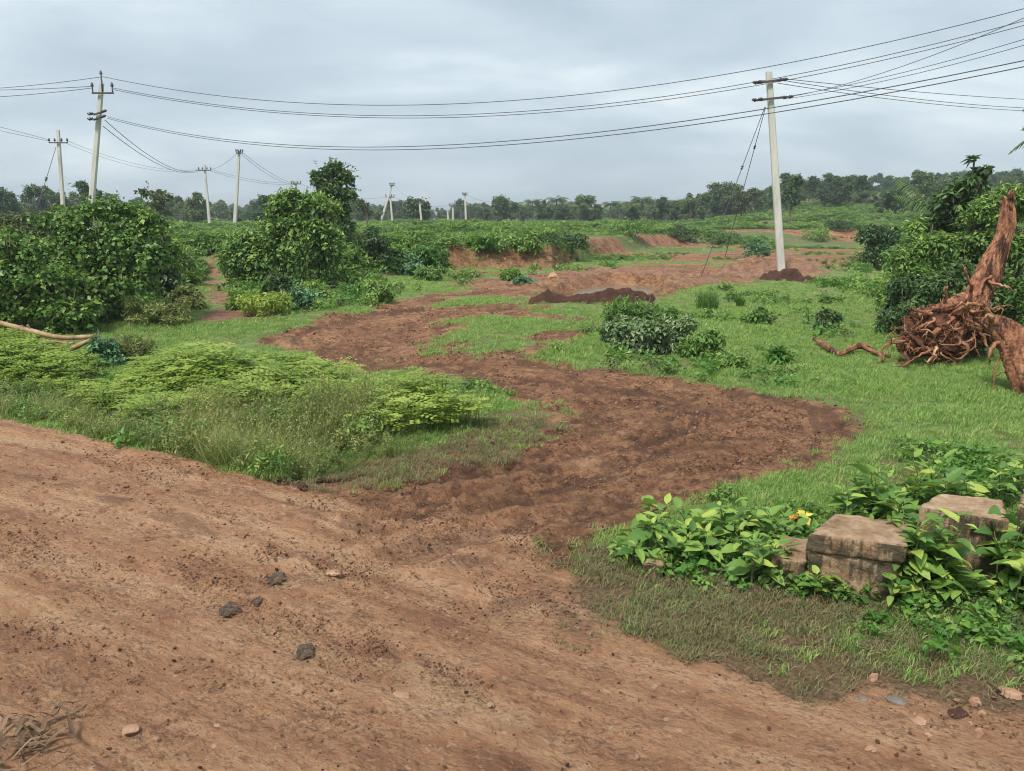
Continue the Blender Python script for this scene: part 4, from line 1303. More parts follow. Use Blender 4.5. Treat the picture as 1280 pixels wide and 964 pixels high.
bush('round_shrub', 'round dark fine-leaved shrub right of the vine-draped tree', 'bush', 466, 334, 27, 283, M['deep'], 3600, 0.13, 609, 0.3, 0.9, 12, up=0.7)
bush('blue_shrub', 'blue-green shrub beside the fallen pale poles', 'bush', 132, 458, 22, 411, M['teal'], 1400, 0.075, 610, 0.7, 0.8, 9)
bush('straw_shrub', 'straw-coloured bushy weed right of the blue-green shrub', 'bush', 172, 452, 26, 416, M['tall'], 1800, 0.07, 611, 0.25, 0.8, 9, droop=-0.4)
bush('olive_shrub', 'low olive weeds in front of the vine bush near the footpath', 'bush', 200, 405, 46, 366, M['tall'], 3000, 0.09, 612, 0.25, 0.8, 12, droop=-0.5, flat_top=0.6)
bush('herb_clump', 'pale herb clump at the right of the footpath mouth', 'bush', 330, 392, 34, 362, M['herb'], 1900, 0.09, 613, 0.35, 0.7, 10, flat_top=0.5)
bush('teal_clump', 'blue-green leafy clump below the vine-draped tree', 'bush', 368, 385, 26, 358, M['teal'], 1300, 0.10, 614, 0.5, 0.7, 9)
bush('teal_clump', 'blue-green leafy clump beside the far bank right of the round shrub', 'bush', 512, 345, 22, 318, M['teal'], 1300, 0.15, 615, 0.5, 0.8, 9)
bush('dark_clump', 'low dark clump at the upper left edge of the muddy lane', 'bush', 470, 377, 20, 350, M['weed'], 1200, 0.11, 616, 0.45, 0.8, 8)
bush('round_clump', 'rounded olive clump at the left end of the cut bank', 'bush', 552, 338, 15, 312, M['weed'], 900, 0.14, 617, 0.4, 0.8, 8)
bush('grey_bush', 'grey-green pale-leaved bush on the turf right of the lane', 'bush', 815, 441, 58, 388, M['grey'], 6000, 0.075, 618, 0.45, 0.6, 16, flat_top=0.5)
bush('dark_shrub', 'small dark shrub at the left end of the grey-green bush', 'bush', 768, 432, 16, 392, M['deep'], 900, 0.08, 619, 0.5, 0.8, 7)
bush('olive_shrub', 'olive feathery weeds behind the grey-green bush', 'bush', 800, 415, 48, 368, M['weed'], 3000, 0.11, 620, 0.25, 0.7, 12, droop=-0.3, flat_top=0.5)
bush('leafy_clump', 'leafy clump at the right end of the grey-green bush', 'bush', 880, 448, 28, 410, M['weed'], 1500, 0.08, 621, 0.5, 0.8, 9)
bush('small_plant', 'small leafy plant in the turf below and right of the round grass tussocks', 'plant', 952, 406, 18, 384, M['weed'], 600, 0.10, 622, 0.4, 0.8, 7)
bush('small_plant', 'small dark plant in the turf halfway to the uprooted tree', 'plant', 1032, 412, 18, 386, M['deep'], 550, 0.09, 623, 0.45, 0.8, 7)
bush('pale_plant', 'pale-leaved low plant in the turf left of the long dead branch', 'plant', 972, 455, 17, 430, M['bright'], 420, 0.08, 624, 0.5, 0.8, 6)
bush('small_plant', 'low dark plant in the turf below the leafy clump', 'plant', 920, 460, 16, 441, M['weed'], 380, 0.07, 625, 0.5, 0.8, 6)
for i, (px, by, w, top, mt, lab) in enumerate([
        (206, 330, 20, 286, 'olive', 'thin olive shrub close behind the right shoulder of the vine bush'), (238, 345, 22, 306, 'weed', 'leafy shrub at the left side of the footpath, upper one'),
        (236, 385, 22, 352, 'tall', 'straw-green weeds at the left side of the footpath, lower one'),
        (300, 385, 20, 356, 'weed', 'green weeds at the foot of the rounded leafy bush'), (392, 350, 26, 318, 'deep', 'dark shrub under the right half of the vine-draped tree'),
        (440, 340, 22, 306, 'weed', 'green shrub between vine-draped tree and round dark shrub'), (492, 330, 24, 300, 'weed', 'leafy shrub right behind the round dark shrub'),
        (525, 332, 22, 304, 'bright', 'bright green shrub left of the cut bank'), (445, 372, 18, 354, 'bright', 'bright green clump at the left edge of the muddy lane'),
        (150, 300, 26, 268, 'weed', 'green shrub showing behind the top of the vine bush'), (258, 318, 20, 292, 'weed', 'bright shrub left of the footpath top on the bank'),
        (283, 306, 18, 288, 'deep', 'dark low shrub on the bank above the footpath'), (445, 308, 22, 284, 'weed', 'green shrub on the bank between tall dark tree and leaning pole'),
        (505, 312, 24, 288, 'weed', 'broad green shrub on the bank below the round-crowned tree'), (600, 314, 24, 292, 'bright', 'bright shrub above the left end of the cut bank'),
        (655, 316, 26, 290, 'weed', 'leafy shrub above the middle of the cut bank'), (712, 312, 28, 286, 'deep', 'dark shrub above the right end of the cut bank'),
        (790, 296, 34, 268, 'weed', 'large light shrub before the far palms'), (850, 300, 22, 276, 'deep', 'dark shrub in the fields left of the stay wires'),
        (905, 306, 22, 286, 'weed', 'green shrub in the fields right behind the stay wires'), (945, 322, 18, 298, 'teal', 'blue-green shrub just left of the big pole'),
        (1025, 300, 26, 284, 'weed', 'green shrub on the terrace right of the big pole'), (1052, 288, 20, 272, 'deep', 'dark shrub on the upper terrace right of the big pole'),
        (640, 352, 16, 336, 'weed', 'green weed clump on the dug earth left of the boulder'), (655, 360, 14, 346, 'teal', 'blue-green weed clump on the dug earth below the boulder'),
        (395, 372, 20, 352, 'weed', 'leafy weed clump in front of the vine-draped tree'), (430, 362, 24, 336, 'weed', 'green weeds at the right foot of the vine-draped tree'),
        (535, 350, 20, 330, 'weed', 'green weeds in front of the left end of the cut bank')]):
    bush('field_shrub', lab, 'bush', px, by, w, top, M[mt], 1500, 0.16 if by < 345 else 0.11, 660 + i, 0.4, 0.8, 9)
# the thicket behind the uprooted tree
bush('thicket_bush', 'glossy dark bush at the left end of the thicket behind the uprooted tree', 'bush', 1096, 338, 25, 278, M['deep'], 4800, 0.13, 630, 0.55, 0.6, lobes=[(1092, 296, 20, 18), (1112, 300, 16, 16), (1098, 318, 24, 20)])
bush('thicket_bush', 'broad dense bush right behind the tangled roots', 'bush', 1172, 408, 74, 290, M['vine'], 15000, 0.085, 631, 0.4, 0.4, lobes=[(1130, 328, 26, 26), (1160, 312, 28, 26), (1192, 318, 28, 30), (1150, 362, 40, 36), (1192, 370, 36, 36), (1122, 378, 22, 28), (1160, 398, 36, 22), (1215, 345, 22, 40)])
bush('thicket_bush', 'dark low bush at the front left of the thicket above the dead branch', 'bush', 1128, 420, 34, 340, M['deep'], 3600, 0.085, 632, 0.4, 0.7, 12, flat_top=0.3)
bush('thicket_bush', 'high leafy bush rising behind the upright red trunk', 'bush', 1256, 400, 66, 232, M['vine'], 15000, 0.09, 633, 0.4, 0.3, dist=14.5, lobes=[(1234, 268, 22, 24), (1262, 248, 22, 18), (1290, 262, 26, 30), (1240, 308, 26, 30), (1278, 315, 30, 36), (1236, 350, 22, 34), (1282, 368, 32, 34), (1250, 385, 30, 24)])
bush('thicket_bush', 'dense dark bush below the large-leaved tree in the thicket', 'bush', 1200, 360, 52, 232, M['deep'], 11000, 0.12, 634, 0.5, 0.4, dist=18.3, lobes=[(1184, 258, 22, 22), (1208, 244, 20, 20), (1228, 268, 22, 28), (1192, 292, 32, 28), (1166, 284, 18, 18), (1222, 305, 24, 30)])
bush('thicket_bush', 'trailing bush at the right picture edge beside the red log', 'bush', 1305, 440, 50, 312, M['vine'], 6500, 0.075, 635, 0.4, 0.7, 12, dist=12.2)
bush('thicket_bush', 'brighter leafy bush in the middle of the thicket left of the upright trunk', 'bush', 1150, 350, 40, 268, M['weed'], 5000, 0.12, 637, 0.4, 0.7, 14, dist=17, flat_top=0.5)
bush('thicket_bush', 'dark leafy growth pressed against the back of the upturned roots', 'bush', 1190, 430, 50, 340, M['deep'], 6500, 0.08, 638, 0.45, 0.25, dist=12.9, lobes=[(1142, 392, 22, 22), (1170, 362, 24, 26), (1200, 350, 20, 28), (1228, 385, 20, 30), (1238, 345, 16, 26), (1262, 385, 20, 30)])
bush('dark_leaved_clump', 'dark leafy clump under the tangle of roots', 'bush', 1205, 446, 26, 418, M['deep'], 1400, 0.06, 636, 0.5, 0.5, 8, dist=11.4)  # all its foliage uses the dark-leaf colours


def tussock(px, py, wpx, toppy, label, seed):
    global rng
    rng = np.random.default_rng(seed)
    P = at(np.array(float(px)), np.array(float(py)))
    d = P[1]; h = atd(float(px), float(toppy), d)[2] - P[2]
    src = grass_tuft('grass_tussock', 260, h, wpx * d / F * 0.6, 0.010, 0.55, M['weed'], (0, 0.8))
    COL.objects.link(src)
    src.location = (P[0], P[1], float(G(np.array([P[0]]), np.array([P[1]]))[0]))
    tag(src, label, 'grass tussock')


tussock(884, 386, 20, 358, 'large rounded grass tussock on the turf right of the grey-green bush', 641)
tussock(925, 383, 8, 366, 'small grass tussock right of the large tussock', 642)


def vine_tree():
    global rng
    rng = np.random.default_rng(650)
    P = at(np.array(388.), np.array(362.))
    d = P[1]; g = float(G(P[:1], P[1:2])[0])
    k = d / F
    h = atd(388., 234., d)[2] - g
    o = thing('vine_draped_tree', 'broad tree wrapped in hanging vines left of the tall dark tree', 'tree', (P[0], P[1], g))
    B = lobe_blobs([(350, 264, 16, 20), (363, 250, 18, 16), (384, 256, 20, 18), (404, 264, 18, 20), (344, 290, 14, 22), (370, 288, 28, 26), (400, 294, 26, 26), (420, 302, 14, 26), (378, 318, 38, 20), (352, 316, 18, 18), (412, 322, 18, 20)], P, g, 30 * k)
    mb = MB(); blob_leaves(mb, B, 14000, 0.115, 0.55, 0.8, 0.6, 0.4, 0.45, ragged=6)
    add_obj('crown', mb.mesh('crown', M['vine']), o)
    cb = MB()
    for _ in range(60):
        a = rng.uniform(0, 6.28); q = rng.uniform(0.65, 1.0)
        top = np.array([-4 * k + math.cos(a) * 40 * k * q, math.sin(a) * 26 * k * q, h * rng.uniform(0.3, 0.5)])
        ln = top[2] * rng.uniform(0.5, 0.95)
        n = 26
        tt = rng.random(n)
        pos = top + np.stack([rng.normal(size=n) * .08, rng.normal(size=n) * .08, -ln * tt], -1)
        leaves(cb, pos, np.array([math.cos(a), math.sin(a), 0.3]) + rng.normal(size=(n, 3)) * .5, 0.13 * rng.uniform(.6, 1.2, n), 0.55, 1.0)
    add_obj('hanging_vines', cb.mesh('hanging_vines', M['vine']), o)
    tb = MB()
    for sx in (-0.35, 0.0, 0.3):
        tube(tb, smooth_path([(sx * .6, 0, -0.1), (sx * .8, 0.1, h * .3), (sx * 1.6, rng.normal() * .3, h * .75)], 8), [0.09, 0.035], 7, 0.1)
    add_obj('trunk', tb.mesh('trunk', M['bark']), o)
    tb = MB(); tube(tb, [(0.42, -0.55, -0.1), (0.42, -0.55, 0.55), (0.43, -0.55, 0.62)], [0.05, 0.045], 7)
    return o


vine_tree()


def tall_tree():
    global rng
    rng = np.random.default_rng(655)
    P = atd(420., 330., 29.0); g = float(G(P[:1], P[1:2])[0]); k = 29.0 / F
    o = thing('tall_tree', 'tall dark tree standing up behind the right side of the vine-draped tree', 'tree', (P[0], P[1], g))
    B = lobe_blobs([(415, 213, 13, 11), (404, 226, 13, 13), (427, 224, 14, 13), (416, 238, 22, 15), (401, 251, 12, 12), (437, 245, 11, 10), (420, 260, 22, 17), (425, 284, 17, 20), (412, 300, 14, 14)], P, g, 20 * k)
    mb = MB(); blob_leaves(mb, B, 8500, 0.13, 0.55, 0.5, 0.6, 0.4, 0.5, ragged=5)
    add_obj('crown', mb.mesh('crown', M['deep']), o)
    tb = MB(); top = (214 - 330)
    tube(tb, smooth_path([(0, 0, -.1), (0.05, 0, 1.2), (0, .05, 2.4), (-.05, 0, 3.2)], 10), [.09, .03], 7, .1)
    for b_ in B[::2]:
        tube(tb, smooth_path([(0, 0, max(.6, b_[2] - .7)), (b_[0] * .5, b_[1] * .5, b_[2] - .3), b_[:3]], 5), [.03, .01], 5, cap=False)
    add_obj('trunk', tb.mesh('trunk', M['bark']), o)


tall_tree()


def big_leaf_tree():
    """large-leaved tree rising out of the thicket"""
    global rng
    rng = np.random.default_rng(660)
    d = 17.5
    P = atd(1203., 330., d); g = float(G(P[:1], P[1:2])[0])
    h = atd(1203., 180., d)[2] - g
    k = d / F
    o = thing('large_leaved_tree', 'tree with big drooping leaves topping the thicket behind the red trunk', 'tree', (P[0], P[1], g))
    tb = MB()
    ends = []
    for _ in range(44):
        a = rng.uniform(0, 6.28); q = rng.uniform(0.15, 1.0)
        z = h * (0.42 + 0.56 * rng.random() ** .5 * math.sqrt(1 - q * q * .8) * rng.uniform(.75, 1))
        ends.append((math.cos(a) * q * 30 * k, math.sin(a) * q * 26 * k, z))
    tube(tb, smooth_path([(0, 0, -.1), (0.05, 0, h * .4), (0, 0, h * .9)], 8), [0.06, 0.02], 7, 0.1)
    for e in ends:
        tube(tb, smooth_path([(0.03, 0, h * .45), (e[0] * .5, e[1] * .5, e[2] * .85), e], 5), [0.018, 0.008], 4, cap=False)
    add_obj('trunk', tb.mesh('trunk', M['bark']), o)
    mb = MB()
    for e in ends:
        n = 15
        dirs = unit(rng.normal(size=(n, 3)) * [1, 1, .35] + [0, 0, .1])
        leaves(mb, np.array(e) + dirs * 0.05, dirs * .55 + [0, 0, .75] + rng.normal(size=(n, 3)) * .2, 0.24 * rng.uniform(.7, 1.2, n), 0.42, 1.0, None)
    add_obj('crown', mb.mesh('crown', M['deep']), o)


big_leaf_tree()


def near_palms():
    global rng
    rng = np.random.default_rng(670)
    # young palm in the thicket
    d = 24.0
    P = atd(1176., 300., d); g = float(G(P[:1], P[1:2])[0])
    o = thing('young_palm', 'young palm with upright arching fronds left of the large-leaved tree', 'palm', (P[0], P[1], g))
    z0 = atd(1176., 287., d)[2] - g
    tb = MB(); tube(tb, [(0, 0, -0.1), (0, 0, z0 * .5), (0, 0, z0)], [0.14, 0.1], 7, .05)
    add_obj('trunk', tb.mesh('trunk', M['bark']), o)
    for i, (az, rise, L) in enumerate([(3.05, 1.25, 1.7), (3.4, 0.7, 1.5), (2.7, 1.6, 1.7), (2.2, 1.6, 1.6), (0.2, 1.3, 1.6), (1.1, 1.2, 1.6), (4.0, 1.2, 1.5), (5.2, 1.2, 1.5), (3.2, 0.25, 1.4)]):
        mb = MB(); frond(mb, np.array([0, 0, z0]), az, rise, L, 22, 0.9, 0.035)
        add_obj('frond', mb.mesh('frond', M['palm']), o)
    # tall palm just out of the picture at the right: frond tips reach in
    d = 15.0
    P = atd(1348., 420., d); g = float(G(P[:1], P[1:2])[0])
    o = thing('tall_palm', 'palm at the right picture edge, only frond tips in view', 'palm', (P[0], P[1], g))
    c = atd(1348., 166., d); z0 = c[2] - g
    tb = MB(); tube(tb, smooth_path([(0.2, 0, -0.1), (0.1, 0, z0 * .5), (0, 0, z0)], 8), [0.15, 0.11], 8, .05)
    add_obj('trunk', tb.mesh('trunk', M['bark']), o)
    for az, rise, L, mt in [(3.14, 0.70, 1.75, 'palm'), (2.9, 0.95, 1.6, 'palm'), (3.3, -0.1, 1.95, 'brownleaf'), (2.5, 0.5, 1.7, 'palm'), (1.5, 0.7, 1.9, 'palm'), (0.6, 0.5, 1.9, 'palm'), (5.6, 0.6, 1.9, 'palm'), (4.6, 0.9, 1.7, 'palm'), (0.0, 1.0, 1.9, 'palm')]:
        mb = MB(); frond(mb, np.array([0, 0, z0]), az, rise, L, 24, 0.9, 0.03)
        f = add_obj('frond', mb.mesh('frond', M[mt]), o)
        if mt == 'brownleaf':
            f['label'] = 'withered brown hanging frond'


near_palms()

# ------------------------------------------------------------------ utility poles
def box_mesh(mb, c, sx, sy, sz, R=None):
    v = np.array([(x, y, z) for x in (-.5, .5) for y in (-.5, .5) for z in (-.5, .5)]) * [sx, sy, sz]
    if R is not None:
        v = v @ np.asarray(R).T
    mb.add(v + np.asarray(c), [(0, 1, 3, 2), (4, 6, 7, 5), (0, 4, 5, 1), (2, 3, 7, 6), (0, 2, 6, 4), (1, 5, 7, 3)])


def insulator(parent, p, axis=(0, 0, 1), s=1.0, name='insulator'):
    mb = MB()
    ax = unit(np.asarray(axis, float))
    prof = [(0, .02), (.06, .02), (.07, .05), (.10, .06), (.115, .035), (.15, .05), (.17, .03), (.20, .02)]
    tube(mb, [np.asarray(p) + ax * a * s for a, _ in prof], [r * s for _, r in prof], 8)
    add_obj(name, mb.mesh(name, M['porcelain']), parent)


POLE = {}


def utility_pole(key, label, base, top, dist, wb, wt, arms=(), pin=False, cat='utility pole'):
    """base/top are pixel positions; arms = (pixel y, pixel x left, pixel x right, style)"""
    t = atd(float(top[0]), float(top[1]), dist)
    b = atd(float(base[0]), float(base[1]), dist)
    dirv = (b - t) / (t[2] - b[2])
    g = float(G(b[:1], b[1:2])[0])
    b = t + dirv * (t[2] - g)
    g = float(G(b[:1], b[1:2])[0]); b = t + dirv * (t[2] - g)
    k = dist / F
    o = thing('utility_pole', label, cat, tuple(b))
    L = t - b
    mb = MB()
    n = 10
    for i in range(n + 1):
        pass
    w0, w1 = wb * k, wt * k
    ts = np.linspace(-0.06, 1, n)
    V = []
    for s in ts:
        w = w0 + (w1 - w0) * max(s, 0)
        c = L * s
        bv = 0.14 * w
        hx, hy = w / 2, w * 0.75 / 2
        V += [c + np.array([sx * (hx - (bv if q else 0)), sy * (hy - (0 if q else bv)), 0]) for sx, sy, q in ((1, 1, 0), (1, 1, 1), (-1, 1, 1), (-1, 1, 0), (-1, -1, 0), (-1, -1, 1), (1, -1, 1), (1, -1, 0))]
    V = np.array(V)
    Q = [(i * 8 + j, i * 8 + (j + 1) % 8, (i + 1) * 8 + (j + 1) % 8, (i + 1) * 8 + j) for i in range(n - 1) for j in range(8)]
    mb.add(V, Q)
    base_i = mb.n - len(V)
    e = (n - 1) * 8
    mb.f.append(np.array([(e, e + 1, e + 2, e + 3), (e, e + 3, e + 4, e + 7), (e + 4, e + 5, e + 6, e + 7)]) + base_i)
    add_obj('shaft', mb.mesh('shaft', M['concrete'], False), o)
    ends = []
    for (py, xl, xr, style) in arms:
        # arm centre on the shaft axis at that pixel height
        f = (py - top[1]) / (base[1] - top[1])
        cx = top[0] + (base[0] - top[0]) * f
        yl, yr = py, py
        if style == 'shackle':
            yl, yr = py + 2, py - 2
        A = atd(float(xl), float(yl), dist - w0 * 0.5 - 0.02) - b
        B = atd(float(xr), float(yr), dist - w0 * 0.5 - 0.02) - b
        mb = MB()
        mid = (A + B) / 2
        dv = B - A; ln = np.linalg.norm(dv); u = dv / ln
        v = np.cross((0, 1, 0), u); v = unit(np.cross(u, (0, 1, 0)))
        R = np.stack([u, np.cross(v, u), v], 1)
        th = max(0.07, 1.2 * k)
        box_mesh(mb, mid, ln, 0.06, th, R)
        add_obj('crossarm', mb.mesh('crossarm', M['iron'], False), o)
        if style == 'pin':
            for q in (0.04, 0.96):
                tb = MB(); pp = A + dv * q
                tube(tb, [pp, pp + [0, 0, 5 * k]], 0.03, 6)
                add_obj('pin', tb.mesh('pin', M['iron']), o)
                insulator(o, pp + np.array([0, 0, 5 * k]), s=1.3)
                ends.append(b + pp + [0, 0, 5 * k + .26])
        elif style == 'four':
            for q in (0.03, 0.32, 0.68, 0.97):
                pp = A + dv * q
                insulator(o, pp + np.array([0, 0, th / 2]), s=1.3 if k < 0.1 else 1.7)
                ends.append(b + pp + [0, 0, th / 2 + .2])
        elif style == 'shackle':
            for q in (0.0, 0.22, 0.80, 1.0):
                pp = A + dv * q
                insulator(o, pp - np.array([0, 0.10, 0.02]), (u[0] * (1 if q > .5 else -1), -0.3, u[2]), 1.1)
                ends.append(b + pp)
    if pin:
        mb = MB(); tube(mb, [L + [0.06, -w1 * .6, -0.35], L + [0.07, -w1 * .6, 8 * k]], 0.035, 6)
        add_obj('top_pin', mb.mesh('top_pin', M['iron']), o)
        insulator(o, L + np.array([0.07, -w1 * .6, 8 * k]), s=1.2)
    POLE[key] = dict(o=o, b=b, t=t, ends=ends, d=dist)
    return o


D1 = float(P1B[1])
utility_pole('P1', 'large pale concrete utility pole on a soil heap right of centre', (977, 342), (961, 90), D1, 9.2, 7, [(102, 947, 975, 'shackle'), (123.5, 946, 982, 'shackle')])
utility_pole('P2', 'tallest leaning pole at the left with a forked crossarm above the vine bush', (115, 248), (127, 105), 37.0, 7.6, 5.2, [(116.5, 115, 142, 'pin'), (141.5, 117, 130, 'shackle'), (148, 117, 129, 'shackle')], True)
utility_pole('P3', 'shorter pole with four insulators at the far left beside the tall leaning pole', (79, 262), (72.5, 163), 55.0, 5.2, 3.6, [(178.5, 61, 85, 'four')])
utility_pole('P4', 'thin pole with a crossarm behind the sparse tree, left one of a near pair', (263, 290), (255.5, 206), 82.0, 3.6, 2.2, [(213, 248, 264, 'four')])
utility_pole('P5', 'pale pole with a small top bracket, right one of the pair behind the footpath', (293, 290), (299, 189), 64.0, 4.6, 3.0, [(191.5, 295, 303.5, 'four')])
utility_pole('P6', 'pole top just showing above the vine-draped tree', (371, 290), (370, 227), 95.0, 3.0, 2.0, [(230, 364, 376, 'four')])
utility_pole('P7', 'steeply leaning pale pole above the bank', (475, 281), (490, 231), 120.0, 3.2, 2.2, [(232, 487, 493, 'four')])
utility_pole('P8', 'short pole half hidden behind the steeply leaning pole', (491, 282), (487.5, 243), 128.0, 2.6, 1.8, [(246.5, 482, 493, 'four')])
utility_pole('P9', 'plain pale pole in front of the round-crowned tree', (528, 287), (524, 250), 92.0, 2.8, 1.9, [(252, 522, 527, 'four')])
utility_pole('P10', 'short stub pole at the left of the middle pair', (561.5, 288), (559.5, 265), 130.0, 2.4, 2.0)
utility_pole('P11', 'pole with a wide crossarm right next to the short stub pole', (566.5, 288), (566, 253), 135.0, 2.5, 1.8, [(257.5, 561.5, 568.5, 'four')])
utility_pole('P12', 'slim pole with a triangular top left of the far palms', (583, 286), (581, 241), 150.0, 2.6, 1.7, [(243.5, 578, 584, 'four')])
utility_pole('P13', 'slim pole standing before the far palms, rightmost of the distant poles', (636, 284), (633.5, 248), 160.0, 2.6, 1.9, [(250, 632, 637, 'four')])


def wire(label, pix, d0, d1, rad, group=None, name='power_line'):
    """pix: picture points along the wire; ends at forward distances d0 and d1; a hanging curve is fitted in the vertical plane"""
    A = atd(float(pix[0][0]), float(pix[0][1]), d0); B = atd(float(pix[-1][0]), float(pix[-1][1]), d1)
    e = (B - A)[:2]
    ts, zs = [], []
    for (px, py) in pix:
        r = rays(float(px), float(py))
        # r.xy * k = A.xy + e * t
        Mx = np.array([[r[0], -e[0]], [r[1], -e[1]]])
        kk, t = np.linalg.solve(Mx, A[:2])
        ts.append(t); zs.append(EYE + r[2] * kk)
    ts, zs = np.array(ts), np.array(zs)
    w = np.ones(len(ts)); w[0] = w[-1] = 6
    c = np.polyfit(ts, zs, 2 if len(ts) > 2 else 1, w=w)
    t = np.linspace(0, 1, 40)
    P = np.stack([A[0] + e[0] * t, A[1] + e[1] * t, np.polyval(c, t)], -1)
    mb = MB(); tube(mb, P - P[0], rad * 0.72, 5)
    o = add_obj(name, mb.mesh(name, M['wire']), None, tuple(P[0]))
    return tag(o, label, 'wire', group)


# high wires from the tall left pole, passing behind the big pole to the right
wire('topmost long wire from the tall left pole to the upper right corner', [(129, 96), (300, 124), (430, 134), (560, 132), (700, 122), (850, 100), (1000, 69), (1280, 8), (1400, -22)], 37, 24, 0.017)
wire('upper of two close wires from the tall left pole passing behind the big pole top', [(141, 110), (300, 134), (437, 148), (560, 145), (700, 136), (850, 115), (1000, 90), (1280, 23), (1400, -8)], 36.6, 26, 0.017)
wire('lower of two close wires from the tall left pole passing behind the big pole top', [(141, 112), (300, 138), (437, 151), (560, 149), (700, 139), (850, 120), (1000, 92), (1280, 27), (1400, -2)], 37.4, 27, 0.017)
wire('upper of two sagging wires passing in front of the big pole below its arms', [(134, 146), (300, 168), (450, 182), (560, 184), (640, 178), (800, 163), (960, 141), (1090, 117), (1280, 77), (1400, 50)], 36.6, 15, 0.015)
wire('lower of two sagging wires passing in front of the big pole below its arms', [(134, 148), (300, 172), (450, 185), (560, 187), (640, 182), (800, 170), (960, 148), (1100, 121), (1280, 84), (1400, 58)], 37, 15.6, 0.015)
# from the big pole to the right
wire('steepest wire rising right from the lower arm of the big pole', [(982, 122), (1060, 105), (1150, 75), (1280, 21), (1330, 0)], D1 - .3, 18, 0.012)
wire('upper of two parallel wires rising right from the lower arm of the big pole', [(982, 121), (1060, 107), (1170, 80), (1280, 49), (1330, 34)], D1 - .3, 20, 0.012)
wire('lower of two parallel wires rising right from the lower arm of the big pole', [(981, 124), (1060, 111), (1170, 86), (1280, 56), (1330, 42)], D1 - .1, 20.5, 0.012)
wire('upper wire falling right from the top arm of the big pole', [(975, 98), (1060, 106), (1150, 116), (1280, 124), (1400, 128)], D1 - .3, 44, 0.016)
wire('middle wire falling right from the top arm of the big pole', [(975, 100), (1060, 115), (1150, 126), (1280, 133), (1400, 136)], D1 - .2, 45, 0.016)
wire('lowest wire falling right from the top arm of the big pole', [(972, 104), (1060, 118), (1150, 130), (1280, 137), (1400, 139)], D1 - .1, 46, 0.016)
# to the left out of the picture
wire('top wire running left out of the picture from the tall left pole', [(128, 96), (60, 105), (0, 110), (-120, 114)], 37, 44, 0.018)
wire('middle wire running left out of the picture from the tall left pole', [(116, 108), (60, 111), (0, 112.5), (-120, 112)], 36.7, 44, 0.018)
wire('lower wire running left out of the picture from the tall left pole', [(116, 110), (60, 117), (0, 120.5), (-120, 124)], 37.2, 44, 0.018)
wire('upper wire running left out of the picture from the pole with four insulators', [(62, 175), (30, 167), (0, 158.5), (-80, 140)], 55, 48, 0.016)
wire('lower wire running left out of the picture from the pole with four insulators', [(62, 176.5), (30, 170.5), (0, 163), (-80, 146)], 55, 48.5, 0.016)
# from pole to pole going away
wire('upper of two wires drooping from the tall left pole to the thin pole behind', [(131, 150), (160, 176), (185, 196), (215, 208), (249, 212)], 37, 82, 0.022)
wire('lower of two wires drooping from the tall left pole to the thin pole behind', [(129, 158), (160, 183), (185, 200), (215, 211), (249, 213.5)], 37, 82, 0.022)
wire('upper faint wire from the pole with four insulators to the thin pole', [(84, 176), (120, 190), (170, 205), (250, 212)], 55, 82, 0.014)
wire('lower faint wire from the pole with four insulators to the thin pole', [(80, 178), (120, 195), (170, 208), (250, 213)], 55, 82.4, 0.014)
wire('short wire between the thin pole and the pale pole beside it', [(264, 212), (280, 205), (296, 192)], 82, 64, 0.016)
wire('upper wire from the pale pole down to the pole behind the vine-draped tree', [(303, 191), (330, 211), (365, 229)], 64, 95, 0.02)
wire('lower wire from the pale pole down to the pole behind the vine-draped tree', [(302, 193), (330, 215), (365, 230.5)], 64, 95.3, 0.02)
wire('upper sagging wire from the thin pole to the pole behind the vine-draped tree', [(264, 212), (300, 221), (335, 228), (364, 229)], 82, 95, 0.018)
wire('lower sagging wire from the thin pole to the pole behind the vine-draped tree', [(264, 214), (300, 224), (335, 230), (364, 230.5)], 82, 95.3, 0.018)
wire('wire between the pole behind the vine-draped tree and the half hidden pole', [(376, 230), (430, 246), (483, 246)], 95, 128, 0.018)
wire('wire from the leaning pole to the plain pale pole', [(493, 232), (505, 243), (523, 251)], 120, 92, 0.018)
wire('wire from the half hidden pole to the pole with the wide crossarm', [(493, 247), (530, 257), (562, 257)], 128, 135, 0.018)
wire('wire from the slim triangular-topped pole to the rightmost distant pole', [(584, 244), (608, 252), (632, 250)], 150, 160, 0.02)


def stay(label, pix, d0, d1, ins_at, rad=0.012):
    A = atd(float(pix[0][0]), float(pix[0][1]), d0); B = atd(float(pix[1][0]), float(pix[1][1]), d1)
    o = thing('stay_wire', label, 'stay wire', tuple(B))
    mb = MB(); tube(mb, np.linspace(A - B, np.zeros(3), 8), rad, 5)
    add_obj('strand', mb.mesh('strand', M['wire']), o)
    if ins_at is not None:
        c = (A - B) * (1 - ins_at); u = unit(A - B)
        mb = MB(); k = d0 / F
        prof = [(-2.6, .2), (-2.4, 1.1), (-.9, 1.5), (-.5, .8), (.5, .8), (.9, 1.5), (2.4, 1.1), (2.6, .2)]
        tube(mb, [c + u * a * k for a, _ in prof], [r * k for _, r in prof], 8)
        add_obj('insulator', mb.mesh('insulator', M['porcelain']), o)


stay('right stay wire of the big pole with a black insulator high up', [(957, 134), (906, 322)], D1, D1 + 4, 0.235)
stay('left stay wire of the big pole with its insulator lower and nearer the ground', [(956, 134), (874, 352)], D1, D1 - 1.0, 0.345)
stay('stay wire with insulator left of the pole with four insulators', [(70, 184), (46, 262)], 55, 52, 0.52, 0.02)

